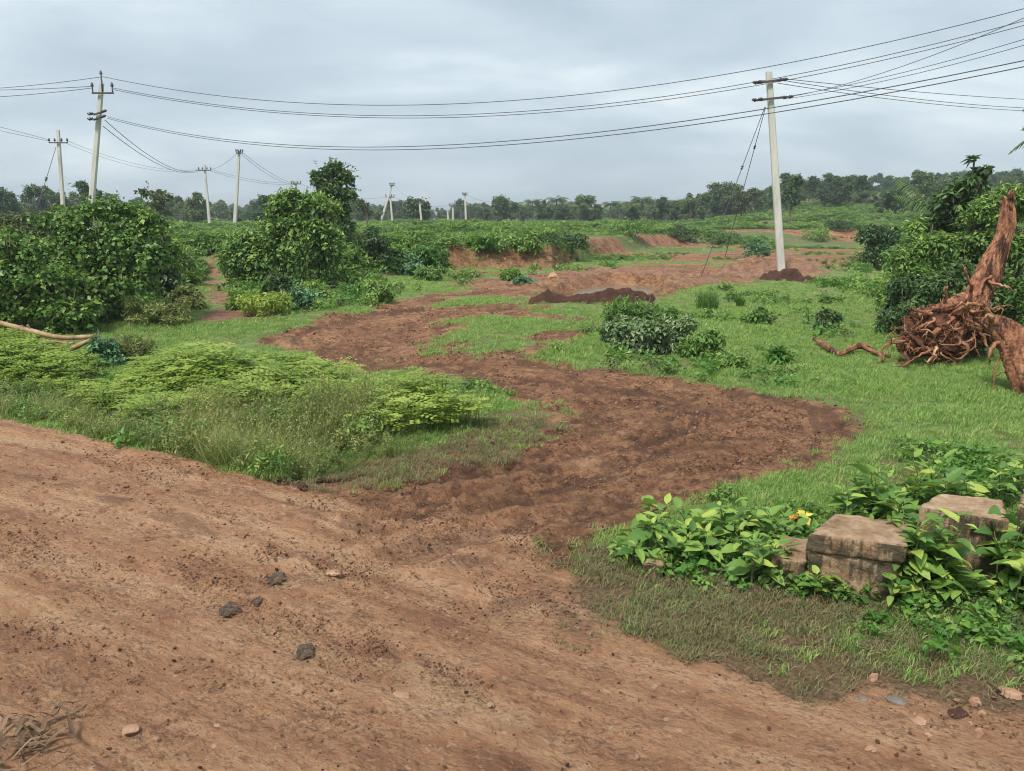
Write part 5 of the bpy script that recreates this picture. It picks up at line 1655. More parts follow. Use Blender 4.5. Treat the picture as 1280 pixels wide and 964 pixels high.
# ------------------------------------------------------------------ soil heaps, puddle, boulder
def heap(name, label, foot, height, mat, seed, n=70, lumps=0.35, cat='soil heap'):
    """heap over a world polygon centre line: foot = list of (px, py, half width in px)"""
    global rng
    rng = np.random.default_rng(seed)
    P = at(np.array([f[0] for f in foot], float), np.array([f[1] for f in foot], float))
    c = P.mean(0); c[2] = float(G(c[:1], c[1:2])[0])
    nu, nv = n, 22
    path = smooth_path(P, nu)
    wid = np.interp(np.linspace(0, 1, nu), np.linspace(0, 1, len(foot)), [f[2] for f in foot]) * P[:, 1].mean() / F
    V = np.zeros((nu, nv, 3))
    tg = np.gradient(path, axis=0)
    for i in range(nu):
        t = tg[i]; nrm = unit(np.array([-t[1], t[0], 0]))
        endf = math.sin(math.pi * min(1, max(0, (i + .0) / (nu - 1)))) ** 0.35
        for j in range(nv):
            s = j / (nv - 1) * 2 - 1
            q = path[i] + nrm * s * wid[i]
            V[i, j, :2] = q[:2]
            V[i, j, 2] = endf * (1 - abs(s) ** 1.6)
    x, y = V[..., 0].ravel(), V[..., 1].ravel()
    nz = fbm(x, y, 0.45, 4, seed)
    nz2 = np.abs(fbm(x, y, 0.2, 3, seed + 5))
    prof = V[..., 2].ravel()
    z = G(x, y) - 0.06 + prof * height * (1 + lumps * nz * 1.6) + (prof > 0.02) * nz2 * 0.22 * height
    W = np.stack([x, y, z], -1) - c
    Q = [(i * nv + j, i * nv + j + 1, (i + 1) * nv + j + 1, (i + 1) * nv + j) for i in range(nu - 1) for j in range(nv - 1)]
    me = fast_mesh(name, W, Q, mat, False)
    o = add_obj(name, me, None, tuple(c))
    tag(o, label, cat)
    return o


heap('soil_ridge', 'long low ridge of freshly dug dark soil in front of the pit', [(660, 379, 5), (700, 378, 8), (760, 377, 9), (800, 377, 10), (818, 375, 6)], 0.34, M['clod'], 701, 110)
heap('soil_heap', 'dark lumpy soil heap around the foot of the big pole', [(948, 349, 5), (965, 349, 9), (980, 349, 10), (996, 349, 8), (1004, 350, 4)], 0.40, M['clod'], 702, 60)
heap('soil_heap', 'small dark soil lump right of the heap at the big pole', [(1002, 351, 4), (1012, 351, 6), (1024, 351, 3)], 0.2, M['clod'], 703, 40)


def puddle():
    m, t, out = new_mat('muddy_water')
    p = node(t, 'ShaderNodeBsdfPrincipled', ins={'Base Color': (0.16, 0.13, 0.075, 1), 'Roughness': 0.16, 'Specular IOR Level': 0.3})
    n = node(t, 'ShaderNodeTexNoise', ins={'Scale': 5.0, 'Detail': 3.0})
    b = node(t, 'ShaderNodeBump', ins={'Strength': 0.08, 'Distance': 0.02})
    t.links.new(n.outputs[0], b.inputs['Height']); t.links.new(b.outputs[0], p.inputs['Normal']); t.links.new(p.outputs[0], out.inputs[0])
    c = PIT.mean(0)
    V = [(q[0], q[1], -0.27) for q in PIT]
    mb = MB(); mb.add(V + [(c[0], c[1], -0.27)], [(i, (i + 1) % len(PIT), len(PIT)) for i in range(len(PIT))])
    tag(add_obj('water', mb.mesh('water', m)), 'muddy water standing in the dug pit', 'puddle', kind='structure')


puddle()


def rock(name, label, cat, px, py, wpx, hpx, mat, seed, group=None, sink=0.25, depth=0.8, sub=3, zoff=0.0):
    global rng
    import bmesh
    rng = np.random.default_rng(seed)
    P = at(np.array(float(px)), np.array(float(py)))
    d = math.hypot(P[1], EYE); k = d / F
    bm = bmesh.new(); bmesh.ops.create_icosphere(bm, subdivisions=sub, radius=1.0)
    V = np.array([v.co for v in bm.verts])
    f = 1 + 0.5 * fbm(V[:, 0] * 1.3 + seed, V[:, 1] * 1.3 + V[:, 2] * 2.1, 0.8, 4, seed)
    cut_ = unit(rng.normal(size=(5, 3)))
    for c_ in cut_:
        dd_ = V @ c_
        f = np.where(dd_ > 0.62, np.minimum(f, 0.72 / np.maximum(dd_, .1)), f)
    V = V * f[:, None]
    V = np.sign(V) * np.abs(V) ** 0.8
    V = V * np.array([wpx * k / 2, wpx * k / 2 * depth, hpx * k * 0.62])
    T = [[v.index for v in fc.verts] for fc in bm.faces]
    bm.free()
    g = float(G(P[:1], P[1:2])[0]) + hpx * k * (0.62 - sink * 1.2) + zoff
    o = add_obj(name, fast_mesh(name, V, T, mat, False), None, (P[0], P[1], g))
    o.rotation_euler = (0, 0, rng.uniform(-0.6, 0.6))
    return tag(o, label, cat, group)


rock('boulder', 'pale orange boulder among the dug earth left of the pit', 'boulder', 691, 350, 14, 8, M['boulder'], 711, sub=3)
rock('brick_fragment', 'reddish lump lying at the foot of the grey-green bush', 'rubble', 838, 442, 12, 8, M['redwood'], 712)
rock('flat_stone', 'flat pale stone at the brown edge where the grass meets the lane', 'stone', 425, 579, 22, 5, M['palestone'], 713, sub=3)
rock('flat_stone', 'pale stone half hidden in the grass beside the road edge', 'stone', 260, 566, 22, 9, M['palestone'], 714, sub=3)
rock('earth_clod', 'dark earth clod lying on the road edge at the lane mouth', 'clod', 378, 610, 13, 7, M['clod'], 715)
road_stones = [(1092, 851, 11, 13, 'upright stone at the ragged edge of verge and road'), (1078, 876, 13, 7, 'flat grey stone on the road just below the upright stone'), (1120, 878, 22, 6, 'bluish grey flat stone at the road edge'),
               (1148, 905, 20, 9, 'smooth rounded stone bedded in the road below the pale rubble'), (1220, 880, 13, 9, 'white rubble stone among the pale stones at the right road edge'),
               (1228, 893, 9, 5, 'small white stone just below the white rubble stone'), (1262, 868, 26, 9, 'large pale flat stone at the right picture edge of the road'), (1222, 922, 10, 16, 'narrow pale stone standing in the road at the lower right'),
               (1088, 938, 15, 7, 'dark-shadowed stone lying near the lower edge of the road'), (1197, 893, 24, 4, 'dark flat stone in the road at the right'), (270, 910, 12, 5, 'cream stone chip in the road at the lower left'),
               (164, 913, 20, 5, 'pale flat chip at the lower left beside dark scraps'), (1160, 920, 9, 5, 'small pink stone below the smooth rounded stone'), (500, 872, 22, 4, 'long pale flat stone flush with the road in the lower middle'),
               (418, 716, 20, 3, 'whitish flat scrape of stone beside the dung pats'), (268, 934, 8, 5, 'tiny round stone in the road at the lower left')]
for i, (px, py, w, h, lab) in enumerate(road_stones):
    mt = M['clod'] if 'dark flat' in lab else (M['greystone'] if 'grey' in lab else M['palestone'])
    rock('road_stone', lab, 'stone', px, py, w, h, mt, 730 + i, 'stones lying on the road', sink=0.35)


def dung(px, py, w, label, seed):
    global rng
    rng = np.random.default_rng(seed)
    P = at(np.array(float(px)), np.array(float(py))); d = math.hypot(P[1], EYE); r = 0.68 * w * d / F / 2
    nr, na = 8, 26
    V = [(0, 0, 0.008)]; F_ = []
    for i in range(1, nr + 1):
        for j in range(na):
            a = 2 * math.pi * j / na; q = r * i / nr * (1 + 0.28 * float(fbm(math.cos(a) * 1.6 + seed, math.sin(a) * 1.6, 0.8, 3, 3)))
            z = 0.008 * math.sqrt(max(0, 1 - (i / nr) ** 2)) + 0.006 * float(vnoise(q * 90 * math.cos(a), q * 90 * math.sin(a), seed)) - (0.006 if i == nr else 0)
            V.append((q * math.cos(a) * 1.0, q * math.sin(a) * 1.5, z))
    for j in range(na):
        F_.append((0, 1 + j, 1 + (j + 1) % na))
    for i in range(nr - 1):
        for j in range(na):
            a = 1 + i * na + j; b = 1 + i * na + (j + 1) % na
            F_ += [(a, a + na, b + na), (a, b + na, b)]
    o = add_obj('dung_pat', fast_mesh('dung_pat', V, F_, M['dung']), None, (P[0], P[1], float(G(P[:1], P[1:2])[0]) + 0.008))
    tag(o, label, 'dung', 'dried dung pats on the road')


dung(381, 815, 33, 'nearest dark dung pat on the road, lower right of the others', 751)
dung(286, 763, 31, 'dark dung pat at the left of the group on the road', 752)
dung(322, 752, 19, 'smallest dark dung pat between the other pats', 753)
dung(346, 724, 32, 'farthest dark dung pat at the top of the group', 754)

# ------------------------------------------------------------------ stone blocks
def block(name, label, quad, ztop, zbot, seed, mat=None, rough=0.007):
    """quad: pixel corners front-left, front-right, back-right, back-left of the top face"""
    global rng
    import bmesh
    rng = np.random.default_rng(seed)
    q = np.array([np.append(flat(float(a), float(b), ztop), ztop) for a, b in quad])
    c = q.mean(0); c[2] = zbot
    bm = bmesh.new()
    vt = [bm.verts.new(p - c) for p in q]
    vb = [bm.verts.new((p[0] - c[0] + rng.normal() * .01, p[1] - c[1] + rng.normal() * .01, 0)) for p in q]
    bm.faces.new(vt)
    bm.faces.new(vb[::-1])
    for i in range(4):
        bm.faces.new((vt[i], vb[i], vb[(i + 1) % 4], vt[(i + 1) % 4]))
    bmesh.ops.recalc_face_normals(bm, faces=bm.faces[:])
    bmesh.ops.bevel(bm, geom=bm.edges[:], offset=0.022, segments=3, profile=0.6, affect='EDGES')
    bmesh.ops.subdivide_edges(bm, edges=[e for e in bm.edges if e.calc_length() > 0.06], cuts=7, use_grid_fill=True)
    bmesh.ops.triangulate(bm, faces=bm.faces[:])
    bmesh.ops.subdivide_edges(bm, edges=[e for e in bm.edges if e.calc_length() > 0.022], cuts=1)
    bmesh.ops.triangulate(bm, faces=bm.faces[:])
    bm.normal_update()
    for v in bm.verts:
        p = v.co
        n = float(fbm(p.x * 1.0 + p.z * .7 + seed, p.y - p.z * 1.3, 0.10, 4, seed)) + 0.6 * float(fbm(p.x + p.z, p.y + p.z * 2, 0.25, 2, seed + 3))
        v.co = p + v.normal * rough * (1.5 * n - 0.8 * max(0, float(fbm(p.x * 1.3 + seed, p.y + p.z, 0.06, 3, seed + 9))))
    me = bpy.data.meshes.new(name); bm.to_mesh(me); bm.free()
    me.materials.append(mat or M['stone'])
    for p in me.polygons: p.use_smooth = True
    o = add_obj(name, me, None, tuple(c))
    return tag(o, label, 'stone block', 'weathered stone blocks in the weeds')


def stone_material():
    """side faces carry dark algae, the top is bare and brown"""
    m, t, out = new_mat('weathered_stone_block')
    tc_ = node(t, 'ShaderNodeTexCoord')
    n1 = node(t, 'ShaderNodeTexNoise', ins={'Scale': 7.0, 'Detail': 8.0, 'Roughness': 0.68}); t.links.new(tc_.outputs['Object'], n1.inputs['Vector'])
    n2 = node(t, 'ShaderNodeTexNoise', ins={'Scale': 45.0, 'Detail': 6.0, 'Roughness': 0.75}); t.links.new(tc_.outputs['Object'], n2.inputs['Vector'])
    mp_ = node(t, 'ShaderNodeMapping', ins={'Scale': (9, 9, 2.0)}); t.links.new(tc_.outputs['Object'], mp_.inputs[0])
    n3 = node(t, 'ShaderNodeTexNoise', ins={'Scale': 1.6, 'Detail': 7.0, 'Roughness': 0.7}); t.links.new(mp_.outputs[0], n3.inputs['Vector'])
    c = ramp(t, [(0.32, (0.18, 0.10, 0.055)), (0.46, (0.40, 0.255, 0.15)), (0.58, (0.54, 0.37, 0.235)), (0.72, (0.64, 0.49, 0.35))], n1.outputs[0])
    c = mixc(t, mth(t, 'MULTIPLY', ramp(t, [(0.45, 0.0), (0.7, 1.0)], n2.outputs[0]), 0.3), c, (0.13, 0.08, 0.05))
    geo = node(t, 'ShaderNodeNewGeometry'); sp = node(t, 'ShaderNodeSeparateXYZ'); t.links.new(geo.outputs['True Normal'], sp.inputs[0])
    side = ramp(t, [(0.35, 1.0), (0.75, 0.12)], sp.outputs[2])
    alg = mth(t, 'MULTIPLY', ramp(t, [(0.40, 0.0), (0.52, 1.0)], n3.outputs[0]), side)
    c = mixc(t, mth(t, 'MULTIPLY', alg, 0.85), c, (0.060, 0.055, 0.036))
    p = node(t, 'ShaderNodeBsdfPrincipled', ins={'Roughness': 0.92, 'Specular IOR Level': 0.2})
    b = node(t, 'ShaderNodeBump', ins={'Strength': 1.0, 'Distance': 0.02})
    t.links.new(mth(t, 'ADD', n2.outputs[0], n1.outputs[0]), b.inputs['Height'])
    t.links.new(c, p.inputs['Base Color']); t.links.new(b.outputs[0], p.inputs['Normal']); t.links.new(p.outputs[0], out.inputs[0])
    return m


M['block'] = stone_material()
block('stone_block', 'large squared stone slab at the front of the block row, dark-stained front face', [(1011, 665), (1136, 682), (1134, 652), (1044, 642)], 0.36, 0.245, 761, M['block'])
block('stone_block', 'rough lower block under the large squared slab', [(1013, 689), (1128, 706), (1130, 676), (1046, 664)], 0.243, -0.05, 762, M['block'], 0.017)
block('stone_block', 'small low block at the left of the large squared slab', [(962, 697), (1009, 702), (1012, 672), (980, 670)], 0.17, -0.05, 763, M['block'], 0.010)
block('stone_block', 'higher block at the right behind the leafy stems', [(1149, 632), (1262, 650), (1254, 624), (1175, 616)], 0.42, -0.05, 764, M['block'], 0.008)
block('stone_block', 'stone block cut off by the right picture edge', [(1275, 632), (1345, 646), (1340, 606), (1281, 600)], 0.47, -0.05, 765, M['block'], 0.008)
block('stone_block', 'tiny rounded stone peeping out at the left end of the leafy patch', [(803, 705), (832, 706), (830, 694), (808, 695)], 0.09, -0.03, 766, M['block'], 0.010)

# ------------------------------------------------------------------ broad-leaved plants round the blocks (each leaf a part)
def broad_leaf_mesh(seed, aspect):
    g = np.random.default_rng(seed)
    nu, nv = 6, 5
    V = []
    for i in range(nu):
        t = i / (nu - 1)
        w = aspect * 0.5 * (math.sin(math.pi * t ** 0.75) ** 0.85 if 0 < t < 1 else 0.015)
        for j in range(nv):
            s = j / (nv - 1) * 2 - 1
            z = 0.10 * abs(s) * w / (aspect * .5) - 0.32 * t * t + 0.015 * g.normal() + 0.03 * math.sin(t * 9 + seed) * abs(s)
            V.append((t, s * w, z))
    Q = [(i * nv + j, (i + 1) * nv + j, (i + 1) * nv + j + 1, i * nv + j + 1) for i in range(nu - 1) for j in range(nv - 1)]
    ti = np.array([0.3 if j == 2 else 0.6 for i in range(nu) for j in range(nv)])
    return fast_mesh('leaf', V, Q, M['front'], True, {'tint': ti})


BL = [broad_leaf_mesh(i, [0.52, 0.6, 0.68, 0.48, 0.56][i]) for i in range(5)]


def broad_plant(px, py, hgt, nst, leaf, label, group, seed, zbase=None, spread=0.12, pairs=4):
    global rng
    rng = np.random.default_rng(seed)
    P = at(np.array(float(px)), np.array(float(py)))
    g = float(G(P[:1], P[1:2])[0])
    o = thing('broad_leaved_plant', label, 'plant', (P[0], P[1], g), group)
    for _ in range(nst):
        a = rng.uniform(0, 6.28); sp_ = rng.uniform(0.3, 1) * spread
        top = np.array([math.cos(a) * sp_, math.sin(a) * sp_, hgt * rng.uniform(.7, 1.1)])
        path = smooth_path([(math.cos(a) * .02, math.sin(a) * .02, -.01), top * [.4, .4, .55], top], 8)
        mb = MB(); tube(mb, path, [0.005, 0.0025], 5)
        add_obj('stem', mb.mesh('stem', M['stem']), o)
        for k in range(pairs + 1):
            f = 0.42 + 0.58 * k / pairs
            p = np.array([np.interp(f, np.linspace(0, 1, 8), path[:, q]) for q in range(3)])
            aa = a + k * 1.57 + rng.normal() * .3
            for sg in (0, math.pi):
                if rng.random() < .12: continue
                L = 1.25 * leaf * rng.uniform(.45, 1.2) * (0.75 if k == pairs else 1)
                lf = add_obj('leaf', BL[rng.integers(0, 5)], o, tuple(p + np.array([math.cos(aa + sg), math.sin(aa + sg), 0.2]) * 0.012))
                lf.rotation_euler = (rng.normal() * .3, -rng.uniform(-0.15, 0.75) if k < pairs else -rng.uniform(0.4, 1.1), aa + sg)
                lf.scale = (L, L, L)


rp = random.Random(5)
A_ = 'broad-leaved weed in the leafy patch left of the small low block'
gA = 'broad-leaved weeds left of the blocks'
for i in range(24):
    px = rp.uniform(785, 985); f = (px - 785) / 200
    py = rp.uniform(712 - f * 12, 722 + f * 12) - rp.random() * (34 + 20 * f)
    broad_plant(px, py, rp.uniform(.16, .26), rp.choice((1, 2, 2)), rp.uniform(.085, .12), 'broad-leaved weed in the %s of the leafy patch left of the blocks' % ('left part', 'middle', 'right part')[min(2, int(f * 3))], gA + ', ' + ('left part', 'middle', 'right part')[min(2, int(f * 3))], 800 + i, pairs=3)
B_ = 'broad-leaved weed growing behind the stone blocks'
gB = 'broad-leaved weeds behind the blocks'
for i in range(16):
    px = rp.uniform(1010, 1290); f = (px - 1010) / 280
    broad_plant(px, rp.uniform(655, 690) - f * 38, rp.uniform(.22, .33) + .10 * f, 2, rp.uniform(.09, .13), 'broad-leaved weed growing behind the %s' % ('large squared slab', 'gap between the two big blocks', 'higher right block')[min(2, int(f * 3))], gB + ', ' + ('left', 'middle', 'right')[min(2, int(f * 3))], 840 + i, pairs=4)
C_ = 'broad-leaved weed climbing between the front slab and the higher right block'
gC = 'broad-leaved weeds between front slab and right block'
for i in range(6):
    broad_plant(rp.uniform(1128, 1165), rp.uniform(728, 750), rp.uniform(.40, .50), 2, rp.uniform(.09, .115), C_, gC, 860 + i, spread=.16, pairs=5)
D_ = 'broad-leaved weed at the right picture edge in front of the higher block'
gD = 'broad-leaved weeds in front of the higher right block'
for i in range(7):
    broad_plant(rp.uniform(1225, 1300), rp.uniform(735, 765), rp.uniform(.3, .48), 2, rp.uniform(.10, .13), D_, gD, 870 + i, spread=.14, pairs=4)
E_ = 'low broad-leaved weed at the foot of the blocks above the verge'
gE = 'low broad-leaved weeds at the foot of the blocks'
for i in range(9):
    broad_plant(rp.uniform(1090, 1235), rp.uniform(748, 778), rp.uniform(.14, .26), 2, rp.uniform(.07, .095), E_, gE, 880 + i, pairs=3)
H_ = 'low broad-leaved weed right in front of the large squared slab'
for i in range(8):
    broad_plant(1015 + i * 15 + rp.uniform(-6, 6), rp.uniform(738, 750), rp.uniform(.07, .13), 2, rp.uniform(.055, .085), H_, 'low broad-leaved weeds in front of the large slab', 900 + i, pairs=3, spread=.07)
F_l = 'broad-leaved weed between the leafy patch and the small low block'
for i in range(3):
    broad_plant(rp.uniform(935, 965), rp.uniform(722, 735), rp.uniform(.2, .28), 2, rp.uniform(.09, .11), F_l, 'broad-leaved weeds beside the small low block', 890 + i, pairs=3)


def flower(px, py, mat, label, seed, size):
    global rng
    rng = np.random.default_rng(seed)
    d = 4.75
    T = atd(float(px), float(py), d); g = float(G(T[:1], T[1:2])[0])
    o = thing('flower', label, 'flower', (T[0], T[1], g))
    mb = MB(); tube(mb, [(0, 0, 0), (.01, 0, (T[2] - g) * .5), (0, 0, T[2] - g)], [.003, .002], 5)
    add_obj('stem', mb.mesh('stem', M['stem']), o)
    for k in range(6):
        a = k * 1.047
        mb = MB()
        leaves(mb, np.array([[0, 0, T[2] - g]]), np.array([[math.cos(a) * .5, math.sin(a) * .5 - .5, .6]]), size, 0.9, -.3)
        add_obj('petal', mb.mesh('petal', mat), o)


flower(995, 648, M['orangep'], 'orange flower above the small low block', 901, 0.045)
flower(1006, 646, M['yellow'], 'yellow flower right of the orange one above the small low block', 902, 0.06)

# ------------------------------------------------------------------ uprooted tree, log, branches, fallen poles
def uprooted():
    global rng
    rng = np.random.default_rng(910)
    d = 11.6
    base = at(np.array(1180.), np.array(452.))
    d = base[1]
    o = thing('uprooted_tree', 'uprooted red-barked tree, broken trunk upright over a tangle of roots', 'tree stump', tuple(base))
    def q(px, py, dd=0.0):
        return atd(float(px), float(py), d + dd) - base
    mb = MB()
    path = smooth_path([q(1204, 398, .1), q(1221, 372, .1), q(1232, 350, .12), q(1241, 328, .15), q(1252, 302, .2), q(1258, 280, .25), q(1259, 262, .28), q(1258, 248, .3)], 110)
    tube(mb, path, [.20, .16, .15, .135, .10, .10, .085, .04], 64, 0.12, fibre=0.28, seed=3)
    # torn splinters at the broken top
    for _ in range(16):
        s = path[-9] + rng.normal(size=3) * .045
        tube(mb, [s, s + [rng.normal() * .015, rng.normal() * .015, .05], s + [rng.normal() * .03, rng.normal() * .03, .07 + .08 * rng.random()]], [.025, .004], 5)
    # buttresses flowing into the roots
    for px, py, dd in ((1150, 395, -.2), (1165, 420, -.35), (1195, 425, -.3), (1235, 395, -.1), (1175, 385, .3)):
        tube(mb, smooth_path([path[16], q((1222 + px) / 2, (372 + py) / 2, dd * .4), q(px, py, dd)], 40), [.13, .085, .04], 32, .1, fibre=0.35, seed=int(px))
    add_obj('trunk', mb.mesh('trunk', M['redwood']), o)
    # clinging soil in the root plate
    sb_ = MB()
    import bmesh
    bm = bmesh.new(); bmesh.ops.create_icosphere(bm, subdivisions=5, radius=1)
    V = np.array([v.co for v in bm.verts]); T = [[v.index for v in f.verts] for f in bm.faces]; bm.free()
    for px, py, dd, rx, rz, sd_ in ((1165, 408, -.05, .34, .26, 1), (1200, 400, .05, .30, .30, 2), (1146, 428, -.1, .24, .20, 3), (1185, 432, -.1, .26, .16, 4), (1222, 412, .1, .22, .22, 5)):
        f = 1 + .5 * fbm(V[:, 0] * 1.5 + V[:, 2] + sd_ * 9, V[:, 1] * 1.5 - V[:, 2] * .9, .5, 5, 12 + sd_, 0.65)
        sb_.add(V * f[:, None] * [rx, .26, rz] + q(px, py, dd), T)
    add_obj('root_soil', sb_.mesh('root_soil', M['rootsoil'], False), o)
    # main roots, each a part
    roots = [((1185, 400), (1150, 392), (1138, 380), -.2, .045), ((1190, 395), (1183, 372), (1176, 366), -.2, .04), ((1180, 410), (1150, 410), (1128, 414), -.3, .045),
             ((1190, 405), (1210, 385), (1232, 392), -.4, .05), ((1195, 400), (1212, 384), (1200, 378), -.5, .04), ((1175, 420), (1160, 438), (1135, 452), -.4, .04),
             ((1190, 420), (1200, 440), (1185, 443), -.5, .035), ((1180, 440), (1160, 441), (1150, 440), -.6, .032), ((1185, 415), (1178, 435), (1178, 450), -.4, .035),
             ((1200, 410), (1225, 415), (1240, 430), -.3, .045), ((1215, 365), (1212, 345), (1209, 335), -.35, .03), ((1238, 350), (1246, 355), (1262, 358), -.1, .04),
             ((1240, 345), (1236, 365), (1228, 375), -.25, .03), ((1170, 400), (1148, 398), (1142, 392), -.1, .03)]
    for (a, b, c, dd, r) in roots:
        mb = MB()
        pts = smooth_path([q(*a, 0), q(*b, dd), q(*c, dd * 1.3)], 16)
        wv = np.cumsum(rng.normal(size=(16, 3)) * .018, 0)
        tube(mb, pts + wv, [r * .8, r * .6, r * .45, r * .12], 12, .12, fibre=.3, seed=b[0])
        add_obj('root', mb.mesh('root', M['root']), o)
    # more roots: wandering, tapering, forking
    def wander(s0, d0, L, n, jit, grav=0.0):
        P_ = [np.array(s0)]; d_ = unit(np.array(d0, float))
        for _ in range(n):
            d_ = unit(d_ + rng.normal(size=3) * jit + np.array([0, 0, -grav]))
            p_ = P_[-1] + d_ * L / n
            if p_[2] < 0.02: p_[2] = 0.02 + .02 * rng.random()
            P_.append(p_)
        return np.array(P_)
    cen = [(1165, 408), (1200, 400), (1146, 428), (1185, 432), (1215, 412)]
    for i in range(34):
        cx, cy = cen[rng.integers(0, 5)]
        s0 = q(cx + rng.normal() * 12, cy + rng.normal() * 12, rng.uniform(-.3, 0))
        out_ = np.array([(cx - 1188) / 40 + rng.normal() * .8, -.6 + rng.normal() * .5, rng.normal() * .7 + .1])
        Lr = rng.uniform(.25, .65); r0 = rng.uniform(.010, .030)
        W = wander(s0, out_, Lr, 12, .38, .05)
        mb = MB(); tube(mb, W, [r0, r0 * .7, r0 * .45, r0 * .15], 8, .15, fibre=.3, seed=i)
        for _ in range(2):
            k_ = rng.integers(3, 10)
            tube(mb, wander(W[k_], unit(W[k_ + 1] - W[k_]) + rng.normal(size=3) * .7, Lr * .45, 7, .4), [r0 * .45, r0 * .1], 5, .1)
        add_obj('root', mb.mesh('root', M['root']), o)
    # fine rootlets
    mb = MB()
    for _ in range(330):
        cx, cy = cen[rng.integers(0, 5)]
        s0 = q(cx + rng.normal() * 18, cy + rng.normal() * 14, rng.uniform(-.36, .05))
        r = .003 * math.exp(rng.normal() * .5)
        tube(mb, wander(s0, rng.normal(size=3) + [0, -.5, -.3], rng.uniform(.08, .32), 6, .5, .05), [r, r * .4], 4, cap=False)
    w = add_obj('rootlets', mb.mesh('rootlets', M['root']), o)
    tag(w, kind='stuff')
    # second stem: thick broken log at the right
    rng = np.random.default_rng(920)
    base2 = at(np.array(1275.), np.array(492.)); d2 = base2[1]
    o2 = thing('broken_log', 'thick broken red log slanting down at the right picture edge', 'log', tuple(base2))
    def q2(px, py, dd=0.0):
        return atd(float(px), float(py), d2 + dd) - base2
    mb = MB()
    path = smooth_path([q2(1228, 400, .45), q2(1250, 410, .3), q2(1270, 432, .2), q2(1286, 462, .05), q2(1298, 500, .0)], 90)
    tube(mb, path, [.06, .15, .21, .23, .22], 64, .12, fibre=.3, seed=11)
    add_obj('log', mb.mesh('log', M['redwood']), o2)
    for a, b, c, r in (((1245, 405), (1228, 398), (1220, 402), .05), ((1240, 402), (1226, 392), (1214, 384), .045), ((1250, 425), (1238, 440), (1232, 458), .035), ((1262, 445), (1245, 465), (1230, 476), .02), ((1255, 440), (1246, 470), (1250, 492), .015)):
        mb = MB(); tube(mb, smooth_path([q2(*a, .2), q2(*b, .1), q2(*c, .1)], 12) + np.cumsum(rng.normal(size=(12, 3)) * .012, 0), [r * .8, r * .6, r * .2], 12, .15, fibre=.3, seed=a[0])
        add_obj('broken_root', mb.mesh('broken_root', M['root']), o2)
    # fallen dead branch in the turf
    rng = np.random.default_rng(930)
    P = at(np.array([1017., 1030, 1048, 1060, 1076, 1095, 1112]), np.array([431., 437, 446, 444, 442, 446, 449]))
    P[:, 2] = G(P[:, 0], P[:, 1]) + np.array([.10, .08, .05, .08, .12, .06, .03])
    mb = MB(); tube(mb, smooth_path(P - P[0], 26), [.03, .045, .032, .045, .04, .02], 16, .14, fibre=.25)
    o3 = thing('dead_branch', 'long bare reddish branch lying on the turf left of the roots', 'branch', tuple(P[0]))
    add_obj('limb', mb.mesh('limb', M['redwood']), o3)
    mb = MB(); tube(mb, smooth_path([P[4] - P[0], P[5] - P[0] + [0, -.2, -.02], P[6] - P[0] + [-.3, -.35, 0]], 9), [.03, .015], 7, .1)
    add_obj('twig', mb.mesh('twig', M['root']), o3)


uprooted()


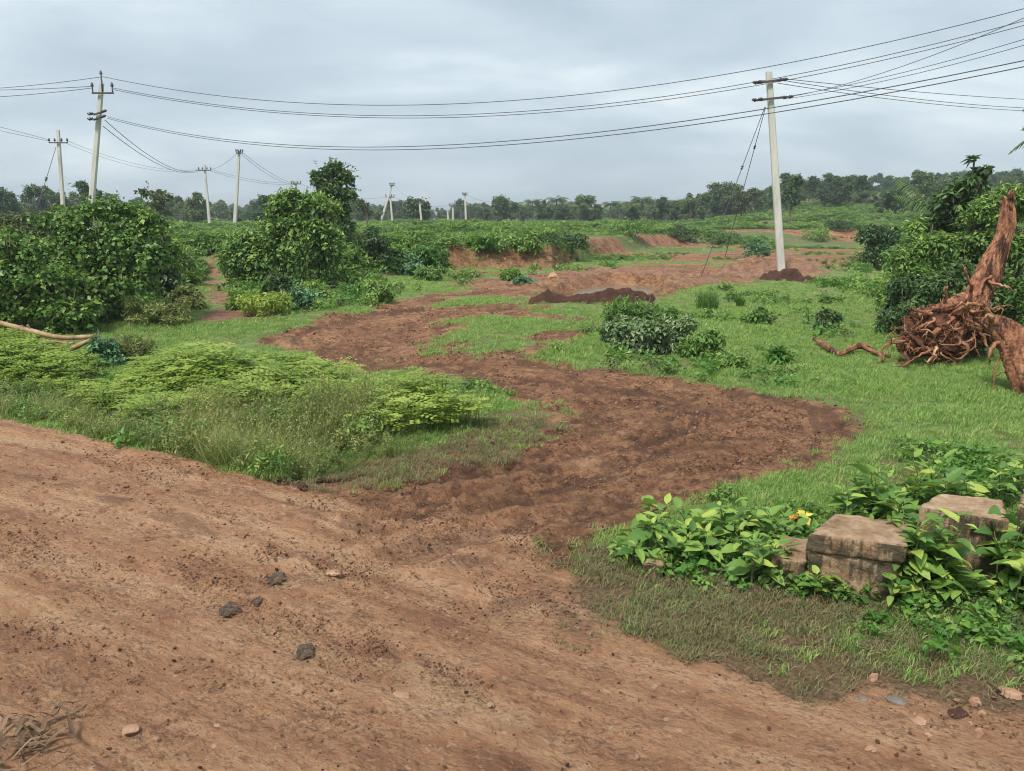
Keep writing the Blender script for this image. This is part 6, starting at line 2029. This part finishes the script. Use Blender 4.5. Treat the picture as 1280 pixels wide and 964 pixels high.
def fallen_poles():
    global rng
    rng = np.random.default_rng(940)
    data = [([(-30, 396), (0, 404), (40, 414), (75, 422), (116, 421)], .045, 'longest pale fallen pole, uppermost in the pile at the left', .34),
            ([(34, 424), (60, 426), (86, 429)], .03, 'short pale fallen pole lying below the longest one', .24),
            ([(86, 438), (100, 431), (116, 424)], .045, 'pale fallen pole slanting forward at the right end of the pile', .22),
            ([(26, 408), (45, 420), (58, 434)], .03, 'grey dead stick leaning across the pile of fallen poles', .30),
            ([(34, 406), (42, 418), (50, 432)], .022, 'thin grey dead stick beside the leaning grey stick', .34),
            ([(72, 438), (80, 432), (92, 428)], .025, 'short pale offcut at the middle of the pile of poles', .2)]
    for pts, r, lab, lift in data:
        D = 12.6
        P = np.array([atd(float(a), float(b), D) for a, b in pts])
        g = G(P[:, 0], P[:, 1])
        off = max(0.0, (g + 0.04 - P[:, 2]).max())
        P[:, 2] += off
        mb = MB(); tube(mb, smooth_path(P - P[0], 14), [r, r * .8], 8, .06)
        grey = 'grey' in lab
        o = add_obj('fallen_pole' if not grey else 'dead_stick', mb.mesh('fallen_pole', M['bark'] if grey else M['palewood']), None, tuple(P[0]))
        tag(o, lab, 'wooden pole' if not grey else 'stick')


fallen_poles()


def dry_clump():
    """withered leaf sheaths at the bottom left corner"""
    global rng
    rng = np.random.default_rng(950)
    P = at(np.array(35.), np.array(930.)); g = float(G(P[:1], P[1:2])[0])
    o = thing('withered_leaves', 'heap of withered grey-brown strap leaves at the bottom left corner', 'dead leaves', (P[0], P[1], g))
    for i in range(34):
        a = rng.normal() * .8 + 0.9
        L = rng.uniform(.05, .20); w = rng.uniform(.003, .013)
        c = np.array([rng.normal() * .09, rng.normal() * .11, 0.01 + rng.random() * .035])
        dr = np.array([math.cos(a), math.sin(a), 0]); s = np.array([-dr[1], dr[0], 0])
        V = []
        for k in range(6):
            t = k / 5 - .5
            p = c + dr * L * t + np.array([0, 0, .02 * math.sin(k * 1.3 + i) + .015])
            ww = w * (1 - abs(t) * 1.3)
            V += [p - s * ww + [0, 0, ww * .6], p + [0, 0, 0], p + s * ww + [0, 0, ww * .6]]
        mb = MB(); mb.add(V, [(k * 3 + j, k * 3 + j + 1, k * 3 + j + 4, k * 3 + j + 3) for k in range(5) for j in range(2)])
        add_obj('leaf', mb.mesh('leaf', M['brownleaf']), o)


dry_clump()


def haze():
    m, t, out = new_mat('thin_haze')
    v = node(t, 'ShaderNodeVolumePrincipled', ins={'Color': (0.80, 0.88, 0.95, 1), 'Density': 0.0008, 'Anisotropy': 0.2})
    t.links.new(v.outputs[0], out.inputs['Volume'])
    mb = MB(); box_mesh(mb, (0, 0, 14.0), 9400, 9400, 44.0)
    tag(add_obj('haze', mb.mesh('haze', m, False)), 'thin pale haze over the whole plain', 'haze', kind='stuff')


haze()
